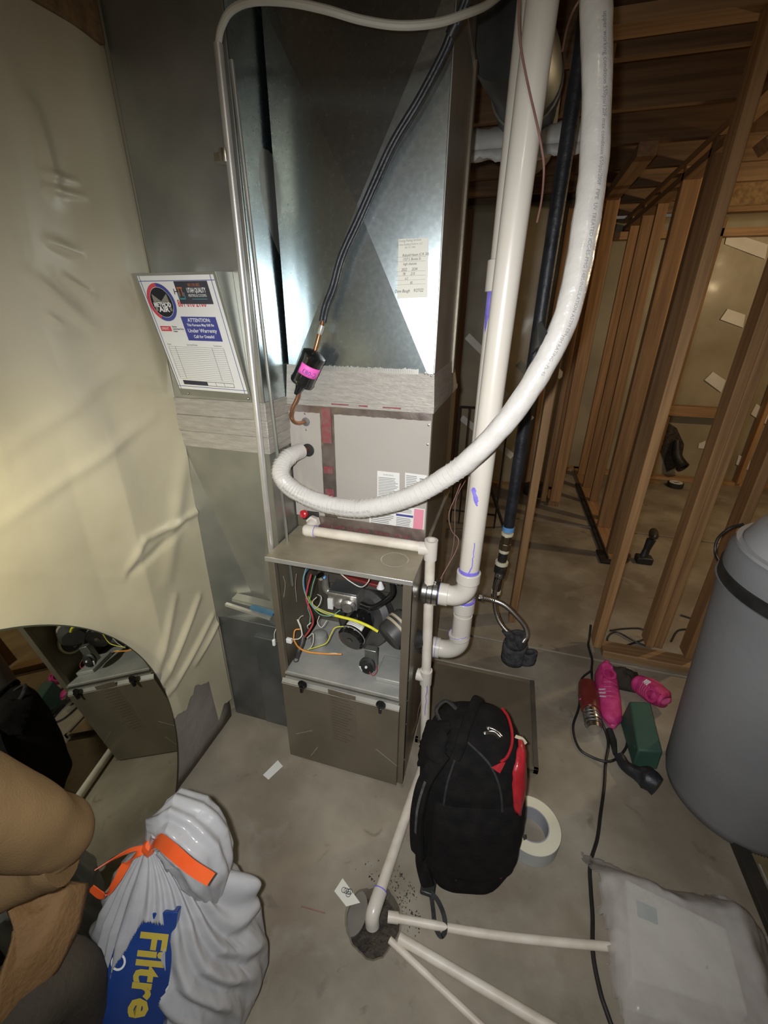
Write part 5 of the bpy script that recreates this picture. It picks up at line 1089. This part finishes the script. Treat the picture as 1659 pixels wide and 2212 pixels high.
# ============================================================ LOWER RIGHT: filter panel, bag
fp = thing('pleated_filter', 'dark framed pleated filter lying on the floor at right edge', 'filter', PZ(1640, 1880, 0))
x0, x1, y0, y1 = .885, 1.40, .80, 1.13
for (a, c, d, e_) in ((x0, x0+.04, y0, y1), (x1-.04, x1, y0, y1), (x0, x1, y0, y0+.04), (x0, x1, y1-.035, y1)): MB().box(a, c, d, e_, .0, .028).build('frame_side', 'frame_dark', fp, bevel=.002)
b = MB()
for k in range(54):
    x = x0+.04+k*.0081; b.add([(x, y0+.04, .004), (x+.004, y0+.04, .02), (x+.0081, y0+.04, .004), (x, y1-.03, .004), (x+.004, y1-.03, .02), (x+.0081, y1-.03, .004)], [(0, 1, 4, 3), (1, 2, 5, 4)])
b.build('pleats', 'pleat', fp, smooth=0, kind='stuff')
MB().bar((x0+.05, y0+.04, .024), (x0+.05, y1-.09, .024), .006, .002).build('bright_scuff', 'chrome_edge', fp)
pb2 = thing('clear_plastic_bag', 'cloudy white plastic bag with papers inside at lower right', 'bag', (.62, .70, 0))
K = [PZ(1352, 1893, .19), PZ(1572, 2000, .19), PZ(1622, 2190, .17), PZ(1368, 2108, .18)]
b = MB(); b.hexa([V((k.x*1.0+.004, k.y, .012)) for k in (K[3], K[2], K[1], K[0])]+[k-V((0, 0, .008)) for k in (K[3], K[2], K[1], K[0])]); b.build('contents', 'paper', pb2, bevel=.006)
b = MB()
for (u0, u1, v0, v1) in ((.1, .3, .62, .80), (.55, .72, .35, .5)):
    P = [K[3].lerp(K[2], u).lerp(K[0].lerp(K[1], u), v) for u, v in ((u0, v0), (u1, v0), (u1, v1), (u0, v1))]; b.slab(*[p+V((0, 0, -.0065)) for p in P], .001)
b.build('contents_print', 'ink_teal', pb2)
def bagsurf(u, v):
    x = .375+u*.57; y = .42+v*.50
    c = V(((u-.47)/.50, (v-.5)/.5)); 
    inx = max(0, abs(x-.575)-.135); iny = max(0, abs(y-.66)-.115); d = math.hypot(inx, iny)
    h = .205*math.exp(-(d/.085)**2)
    h += .05*math.exp(-((x-.80)/.06)**2-((y-.80)/.10)**2)+.02*abs(fbm(x*9, y*9, 3))*min(1, d*12+.25)
    return V((x+.015*fbm(x*6, y*6, 1), y+.02*fbm(x*6, y*6, 8), max(.004, h)))
def keep(p):
    return True
b = MB(); b.grid(bagsurf, 80, 70); bo = b.build('film', 'bag2', pb2, solid=.0006, smooth=80)
me = bo.data; bm = bmesh.new(); bm.from_mesh(me)
def outside(co):
    x, y = co.x+.62, co.y+.70
    e0 = y > .90-.10*abs(x-.40)*1.0+.02*fbm(x*8, 1) and x > .46; e0 = e0 or (x < .47 and y > .935-.0)
    return (x < .402+.015*fbm(y*9, 5)+(.03 if y > .85 else 0)*0) or (y > .92-.28*max(0, x-.42)+.10*math.exp(-((x-.80)/.09)**2)) or (x > .90-(y-.6)*.0)
bmesh.ops.delete(bm, geom=[f for f in bm.faces if outside(f.calc_center_median())], context='FACES'); bm.to_mesh(me); bm.free()
MB().tube([PZ(1300, 1862, .01), PZ(1306, 1885, .03), PZ(1330, 1905, .05)], [.005, .02, .03], 10, wob=.3).build('bag_corner', 'bag2', pb2)

# ============================================================ FLOOR BITS
ck = [PZ(568, 1674, .002), PZ(580, 1684, .002), PZ(611, 1655, .002), PZ(600, 1642, .002)]
tag(MB().slab(*ck, .001).build('paper_scrap', 'paper'), 'white paper scrap on the floor in front of the furnace', 'paper')
ck = [PZ(722, 1925, .002), PZ(748, 1958, .003), PZ(778, 1950, .003), PZ(740, 1897, .002)]
tg = MB().slab(*ck, .001).build('paper_tag', 'card'); tag(tg, 'cream tag with a dark print lying beside the drain hole', 'paper tag')
b = MB(); cc = sum(ck, V((0, 0, 0)))/4
for k in range(5): p_ = cc+V((random.uniform(-.012, .012), random.uniform(-.012, .012), .0014)); b.lathe([(.006, 0), (.0075, 0), (.0075, .0003), (.006, .0003)], p_, (0, 0, 1), 10, True)
o_ = b.build('tag_print', 'ink', tg)
tag(MB().bar(PZ(650, 1957, .002), PZ(702, 1972, .002), .003, .002).build('twig', 'w_brown'), 'thin brown sliver on the floor left of the drain', 'sliver')

# ============================================================ ROUND MIRROR
mc_, mr_ = V((-.8715, .242, .500)), .505
az, tl = math.radians(4.892), math.radians(10); mn = V((math.cos(tl)*math.cos(az), math.cos(tl)*math.sin(az), math.sin(tl)))
mi = thing('round_mirror', 'large round frameless mirror leaning on the left wall, reflecting the furnace', 'mirror', mc_-V((0, 0, .5)))
MB().lathe([(mr_-.003, 0), (mr_, -.002), (mr_, -.006), (mr_-.002, -.008)], mc_, mn, 160).build('glass_edge', 'dark_green', mi)
MB().lathe([(mr_-.0035, .0003), (mr_-.0035, .0006)], mc_, mn, 160).build('mirror_face', 'mirror', mi)

# ============================================================ WHITE BIN BAG WITH CARTON
bb = thing('bin_bag', 'tied white bin bag with orange drawstring at lower left', 'bag', (-.52, .33, 0))
ax0 = V((-.565, .325, 0)); KN = PZ(322, 1832, .50)
def bbs(u, v):
    a = u*2*PI; h = KN.z
    prof = ((0, .120), (.06, .155), (.2, .172), (.45, .175), (.62, .160), (.78, .118), (.9, .066), (.97, .028), (1, .014))
    for i in range(len(prof)-1):
        if v <= prof[i+1][0]+1e-9: f = (v-prof[i][0])/(prof[i+1][0]-prof[i][0]); r = prof[i][1]+(prof[i+1][1]-prof[i][1])*f; break
    c = ax0.lerp(V((KN.x, KN.y, 0)), v**1.4)
    pl = 1+(.06+.08*v)*math.sin(a*19+3*noise.noise(V((math.cos(a), math.sin(a), v*2)))*4)*min(1, v*2.2)*.55+.045*fbm(math.cos(a)*2.2, math.sin(a)*2.2, v*2)
    ear = .075*math.exp(-((a-.45)/.17)**2)*math.exp(-((v-.72)/.12)**2)+.02*math.exp(-((a-.4)/.3)**2)*math.exp(-((v-.4)/.3)**2)
    return c+V((math.cos(a)*(r*pl+ear), math.sin(a)*(r*pl+ear)*.86, v*h+.02*fbm(math.cos(a)*2, math.sin(a)*2, v*3)*v*(1-v)))
b = MB(); b.grid(bbs, 420, 150, True)
fo_ = b.build('liner', 'bag', bb, smooth=80, solid=.0006)
def lobe(u, v):            # the gathered neck flopping over to the right behind the knot
    a = u*2*PI; path = (KN+V((0, .005, -.005)), KN+V((.02, .035, .025)), KN+V((.05, .05, .03)), KN+V((.085, .045, .0)), KN+V((.11, .03, -.06)), KN+V((.13, .01, -.14)))
    g = v*5; i = min(4, int(g)); c = path[i].lerp(path[i+1], g-i); r = (.014, .045, .064, .066, .058, .02)[i]*(1-(g-i))+(.014, .045, .064, .066, .058, .02)[i+1]*(g-i)
    t = (path[min(i+1, 5)]-path[i]).normalized(); x = t.cross(V((0, 1, .1))).normalized(); y = t.cross(x)
    r *= 1+.07*math.sin(a*11+v*2)+.12*fbm(math.cos(a)*2, math.sin(a)*2, v*3)
    return c+x*math.cos(a)*r+y*math.sin(a)*r
MB().grid(lobe, 90, 40, True).build('gathered_neck', 'bag', bb, solid=.0006, smooth=80)
bm = bmesh.new(); bm.from_mesh(fo_.data); fs_ = []
def to_px(p): d = p-CAM; return (W_PX/2+F_PX*d.dot(_r)/d.dot(_f), H_PX/2-F_PX*d.dot(_u)/d.dot(_f))
for f in bm.faces:                                    # the liner is torn open over the carton
    cl_ = f.calc_center_median(); co = cl_+V((-.52, .33, 0)); x, y = to_px(co)
    if cl_.z > .10 and (co-ax0-V((0, 0, co.z))).dot(CAM-ax0) > 0:
        t_ = (y-1990)/222
        if y > 1990+10*noise.noise(V((x*.05, 0, 0)))+abs(x-325)*.35 and 290-105*t_+12*noise.noise(V((y*.05, 1, 0))) < x < 362+10*math.sin(y*.06)-12*t_: fs_.append(f)
bmesh.ops.delete(bm, geom=fs_, context='FACES'); bm.to_mesh(fo_.data); bm.free()
bx = thing('filter_carton', 'blue carton with yellow lettering showing through the torn bin bag', 'box', (-.5, .3, .02))
p0_, p1_, p2_ = PZ(262, 2212, .27), PZ(345, 2212, .27), PZ(330, 1985, .42)
nb = (p1_-p0_).cross(p2_-p0_).normalized()
if nb.dot(CAM-p0_) < 0: nb = -nb
def onbox(px, py): d = ray(px, py); return CAM+d*((p0_-CAM).dot(nb)/d.dot(nb))
Bc = [onbox(160, 2330), onbox(336, 2330), onbox(384, 1970), onbox(268, 1975)]
MB().prism([p-nb*.04 for p in Bc], nb, .04).build('carton', 'box_blue', bx, bevel=.002)
dn_ = (onbox(285, 2212)-onbox(318, 2010)).normalized(); sc_ = (onbox(285, 2212)-onbox(318, 2010)).length/202
MB().text('Filtre', 97*sc_, onbox(308, 2008)+nb*.0006, dn_, nb.cross(dn_), 'LEFT', .92, bold=.0025).build('lettering', 'box_yellow', bx)
MB().lathe([(.011, 0), (.015, 0), (.015, .0004), (.011, .0004)], onbox(256, 2078)+nb*.0004, nb, 24, True).build('logo_ring', 'ink_white', bx)
def dp_(px, py, z): return PZ(px, py, z)
kn = KN+(CAM-KN).normalized()*.012
MB().ribbon([kn, dp_(340, 1815, .565), dp_(372, 1838, .60), dp_(412, 1872, .60), dp_(456, 1900, .575)], .024, [(0, .6, .6), (.3, .7, .4), (0, .6, .8)], .0008).build('drawstring', 'orange_tie', bb)
MB().ribbon([kn, dp_(300, 1840, .51), dp_(272, 1868, .49), dp_(250, 1905, .47), dp_(225, 1935, .46), dp_(196, 1918, .48)], .018, [(.3, .7, .3), (.6, .3, .5)], .0008).build('drawstring', 'orange_tie', bb)
MB().ribbon([kn, dp_(290, 1834, .52), dp_(255, 1850, .52), dp_(205, 1880, .52)], .009, [(.3, .7, .3), (.6, .3, .5)], .0008).build('drawstring', 'orange_tie', bb)
MB().tube([kn+V((-.008, 0, -.02)), kn, kn+V((.006, 0, .012))], [.012, .015, .010], 10, wob=.3).build('knot', 'orange_tie', bb)

# ============================================================ PERSON
pe = thing('person', 'person in tan canvas work jacket kneeling at the lower left edge', 'person', (-.72, .0, 0))
def skin_mesh(name, mt, verts, edges, radii, parent, root=0, sub=2, smooth_disp=0.0):
    off = OFF[parent.name]; me = bpy.data.meshes.new(name); me.from_pydata([V(v)-off for v in verts], edges, []); o = bpy.data.objects.new(name, me); COL.objects.link(o)
    sk = o.modifiers.new('skin', 'SKIN'); sk.use_smooth_shade = True
    if not me.skin_vertices: me.attributes
    for i, v in enumerate(me.skin_vertices[0].data): v.radius = radii[i] if isinstance(radii[i], tuple) else (radii[i], radii[i]); v.use_root = (i == root)
    ss = o.modifiers.new('sub', 'SUBSURF'); ss.levels = sub; ss.render_levels = sub
    dg = bpy.context.evaluated_depsgraph_get(); m2 = bpy.data.meshes.new_from_object(o.evaluated_get(dg)); o.modifiers.clear(); o.data = m2; o.name = name
    m2.materials.clear(); m2.materials.append(M[mt]); m2.polygons.foreach_set('use_smooth', [True]*len(m2.polygons))
    if smooth_disp:
        for v in m2.vertices:
            p = v.co; v.co = p+v.normal*smooth_disp*(1.3*fbm(p.x*7, p.y*7, p.z*4)+.5*math.sin(p.z*34+p.x*16+5*noise.noise(p*5)))
    o.parent = parent; OFF[o.name] = off; return o
pel, nk = V((-.69, -.16, .50)), V((-.75, .0, 1.12))
elR, haR = PZ(165, 1822, .735), V((-.70, .20, .72))
shR, shL = V((-.70, .165, 1.055)), V((-.79, -.14, 1.03)); elL, haL = V((-.80, -.02, .78)), V((-.765, .14, .74))
jv = [pel, V((-.72, -.12, .62)), V((-.73, -.08, .78)), V((-.74, -.04, .92)), V((-.75, -.01, 1.03)), V((-.725, .06, 1.045)), shR, shR.lerp(elR, .5), elR+V((-.012, -.004, .01)), elR+V((-.05, -.02, -.005)), V((-.775, -.08, 1.04)), shL, elL, haL+V((-.01, -.05, .01))]
je = [(0, 1), (1, 2), (2, 3), (3, 4), (4, 5), (5, 6), (6, 7), (7, 8), (8, 9), (4, 10), (10, 11), (11, 12), (12, 13)]
jr = [(.115, .125), (.11, .13), (.10, .145), (.10, .15), (.075, .09), .068, .066, .060, .058, .055, .075, .065, .055, .045]
skin_mesh('jacket', 'jacket', jv, je, jr, pe, 2, 3, .008)
MB().tube([elR+V((-.02, -.01, -.005)), elR.lerp(haR, .5)+V((0, 0, -.004)), haR+V((.005, -.01, .0))], [.056, .052, .045], 22, 6, wob=.18).build('sleeve_cuff', 'jacket', pe, smooth=80)
hemq = ((-20, 1835, .72), (110, 1900, .62), (185, 1905, .60), (168, 1990, .57), (120, 2090, .55), (40, 2180, .55), (-30, 2240, .58))
b = MB(); ctr = PZ(30, 2010, .62)
def hemf(u, v):
    g = u*6; i = min(5, int(g)); x = hemq[i][0]*(1-(g-i))+hemq[i+1][0]*(g-i); y = hemq[i][1]*(1-(g-i))+hemq[i+1][1]*(g-i)
    zz_ = hemq[i][2]*(1-(g-i))+hemq[i+1][2]*(g-i); e_ = PZ(x, y, zz_-.03*v*v); return ctr.lerp(e_, v)+V((0, 0, .012*math.sin(v*9+u*4)*v))
b.grid(hemf, 40, 16); b.build('jacket_hem', 'jacket_dark', pe, solid=.006, smooth=80)
MB().tube([hemf(.15+.1*k, .80)+V((0, 0, .005)) for k in range(8)], .0022, 6).build('hem_seam', 'jacket', pe)
hipR, knR, anR = V((-.69, -.06, .49)), V((-.665, .185, .47)), V((-.685, .17, .10))
hipL, knL, anL = V((-.71, -.18, .48)), V((-.695, -.06, .08)), V((-.69, -.42, .085))
tv = [pel, hipR, hipR.lerp(knR, .5), knR, knR.lerp(anR, .5), anR, hipL, hipL.lerp(knL, .5), knL, knL.lerp(anL, .5), anL]
te = [(0, 1), (1, 2), (2, 3), (3, 4), (4, 5), (0, 6), (6, 7), (7, 8), (8, 9), (9, 10)]
skin_mesh('trousers', 'pants', tv, te, [.11, .09, .085, .075, .062, .050, .08, .075, .065, .058, .045], pe, 0, 2, .004)
def boot(P, sole):
    bo = MB().tube(P, [.046, .045, .042, .040, .026], 16, 5, flat=.9).build('boot', 'black_plastic', pe, smooth=80)
    MB().box(*sole).build('boot_sole', 'cord', bo, bevel=.008)
boot([anR+V((0, -.03, .04)), anR+V((0, -.02, -.03)), anR+V((0, .03, -.052)), anR+V((0, .13, -.058)), anR+V((.0, .18, -.062))], (anR.x-.042, anR.x+.042, anR.y-.065, anR.y+.20, .001, .022))
boot([anL+V((0, .05, 0)), anL+V((0, -.01, .0)), anL+V((0, -.06, -.01)), anL+V((0, -.09, -.03)), anL+V((0, -.08, -.045))], (anL.x-.04, anL.x+.04, anL.y-.12, anL.y-.085, .002, .12))
# body: neck, head and hands in one skin
hd = V((-.735, .05, 1.275)); bv = [V((-.755, -.01, 1.05)), nk, V((-.745, .02, 1.18)), hd+V((-.005, -.01, 0)), hd+V((0, 0, .09)), hd+V((.012, .055, -.065))]
be = [(0, 1), (1, 2), (2, 3), (3, 4), (3, 5)]; brd = [.06, .055, .05, (.075, .085), (.055, .065), (.032, .03)]
def hand(h0, d, s_, bvl, bel, brl, root):
    i0 = len(bvl); d = V(d).normalized(); s_ = V(s_).normalized(); nrm = d.cross(s_)
    bvl += [V(h0), V(h0)+d*.045]; bel += [(root, i0), (i0, i0+1)] if root is not None else [(i0, i0+1)]; brl += [.024, (.034, .016)]
    for k in range(4):
        b0 = V(h0)+d*.085+s_*(.027-.018*k); j = len(bvl); l = (.026, .029, .027, .021)[k]
        bvl += [b0, b0+d*l+nrm*-.008, b0+d*l*1.5+nrm*-.028]; bel += [(i0+1, j), (j, j+1), (j+1, j+2)]; brl += [.0105, .009, .0075]
    j = len(bvl); bvl += [V(h0)+d*.03+s_*.035, V(h0)+d*.06+s_*.055]; bel += [(i0+1, j), (j, j+1)]; brl += [.012, .009]
skin_mesh('head', 'skin', bv, be, brd, pe, 0, 2)
for (h0, d, s_) in ((haR+V((.0, .0, -.012)), (-.25, .7, -.35), (1, .3, 0)), (haL, (.25, .9, -.1), (1, -.3, 0))):
    a1, a2, a3_ = [V(h0)-V(d).normalized()*.07], [], [.026]; hand(h0, d, s_, a1, a2, a3_, 0); skin_mesh('hand', 'skin', a1, a2, a3_, pe, 0, 2)
fw = V((-.36, .93, -.28)).normalized(); sdv = fw.cross(V((0, 0, 1))).normalized()
for s_ in (-1, 1):
    ey = MB().lathe([(0, -.010), (.008, -.006), (.0105, 0), (.008, .006), (0, .010)], hd+fw*.078+sdv*.031*s_+V((0, 0, .005)), fw, 14).build('eye', 'white_part', pe)
    MB().lathe([(.0, .0), (.0045, 0), (.003, .0012)], hd+fw*.0875+sdv*.031*s_+V((0, 0, .005)), fw, 12).build('iris', 'ink', ey)
    MB().lathe([(.006, -.008), (.016, -.004), (.020, .002), (.010, .006)], hd+sdv*.080*s_-fw*.005+V((0, 0, -.005)), sdv*s_, 14).build('ear', 'skin', pe)
MB().tube([hd+fw*.080+V((0, 0, .012)), hd+fw*.098+V((0, 0, -.018)), hd+fw*.086+V((0, 0, -.03))], [.008, .013, .010], 10).build('nose', 'skin', pe)
MB().tube([hd+fw*.084-sdv*.022+V((0, 0, -.055)), hd+fw*.094+V((0, 0, -.054)), hd+fw*.084+sdv*.022+V((0, 0, -.055))], .005, 8).build('mouth', 'pink_sole', pe)
b = MB(); b.grid(lambda u, v: hd+V((0, -.012, .028))+V((math.cos(u*2*PI)*.088*math.sin(.02+v*1.75), math.sin(u*2*PI)*.100*math.sin(.02+v*1.75), .088*math.cos(v*1.75)+.004*fbm(u*20, v*5))), 40, 14, True); b.build('hair', 'hair', pe, solid=.008, smooth=80)
hl = thing('added_lamp', 'small headlamp worn on the kneeling person\'s forehead', 'added_lamp', hd+V((0, .1, .05)))  # made-up fixture around the added glow light, out of view
MB().lathe([(.089, -.010), (.092, -.008), (.092, .008), (.089, .010)], hd+V((0, -.008, .045)), (0, .1, 1), 40, True).build('strap', 'webbing', hl)
q = hd+fw*.105+V((0, 0, .055)); MB().box(q.x-.02, q.x+.02, q.y-.016, q.y+.012, q.z-.016, q.z+.016).build('housing', 'black_plastic', hl, bevel=.004)
M['lamp'] = mat('lamp_lens', (.9, .85, .6), (.9, .85, .6), 5, .3, emis=((1, .9, .55), 30))
MB().lathe([(.0, 0), (.012, 0), (.010, .004)], q+V((0, .013, 0)), fw, 18).build('lens', 'lamp', hl)
GLOW.location = q+fw*.05

# ceiling bulb behind the camera and far bulb
def bulb(name, label, p):
    t = thing(name, label, 'lamp', p+V((0, 0, .08)))
    MB().lathe([(.0, -.028), (.018, -.022), (.028, -.004), (.027, .012), (.016, .034), (.013, .05)], p, n=24).build('glass', mat('bulb_glass', (.95, .9, .8), (.95, .9, .8), 5, .3, emis=((1, .85, .6), 6)), t)
    MB().lathe([(.014, .048), (.014, .07), (.035, .075), (.04, 2.44-p.z), (.03, 2.445-p.z)], p, n=24).build('socket', 'white_part', t); return t
for L, nm, lb in ((BULB, 'ceiling_bulb', 'bare light bulb under the joists just above the camera'), (FARB, 'ceiling_bulb', 'bare warm light bulb beyond the partition posts at right')):
    p_ = V(L.location); bulb(nm, lb, p_); L.location = p_+V((0, 0, -.075))
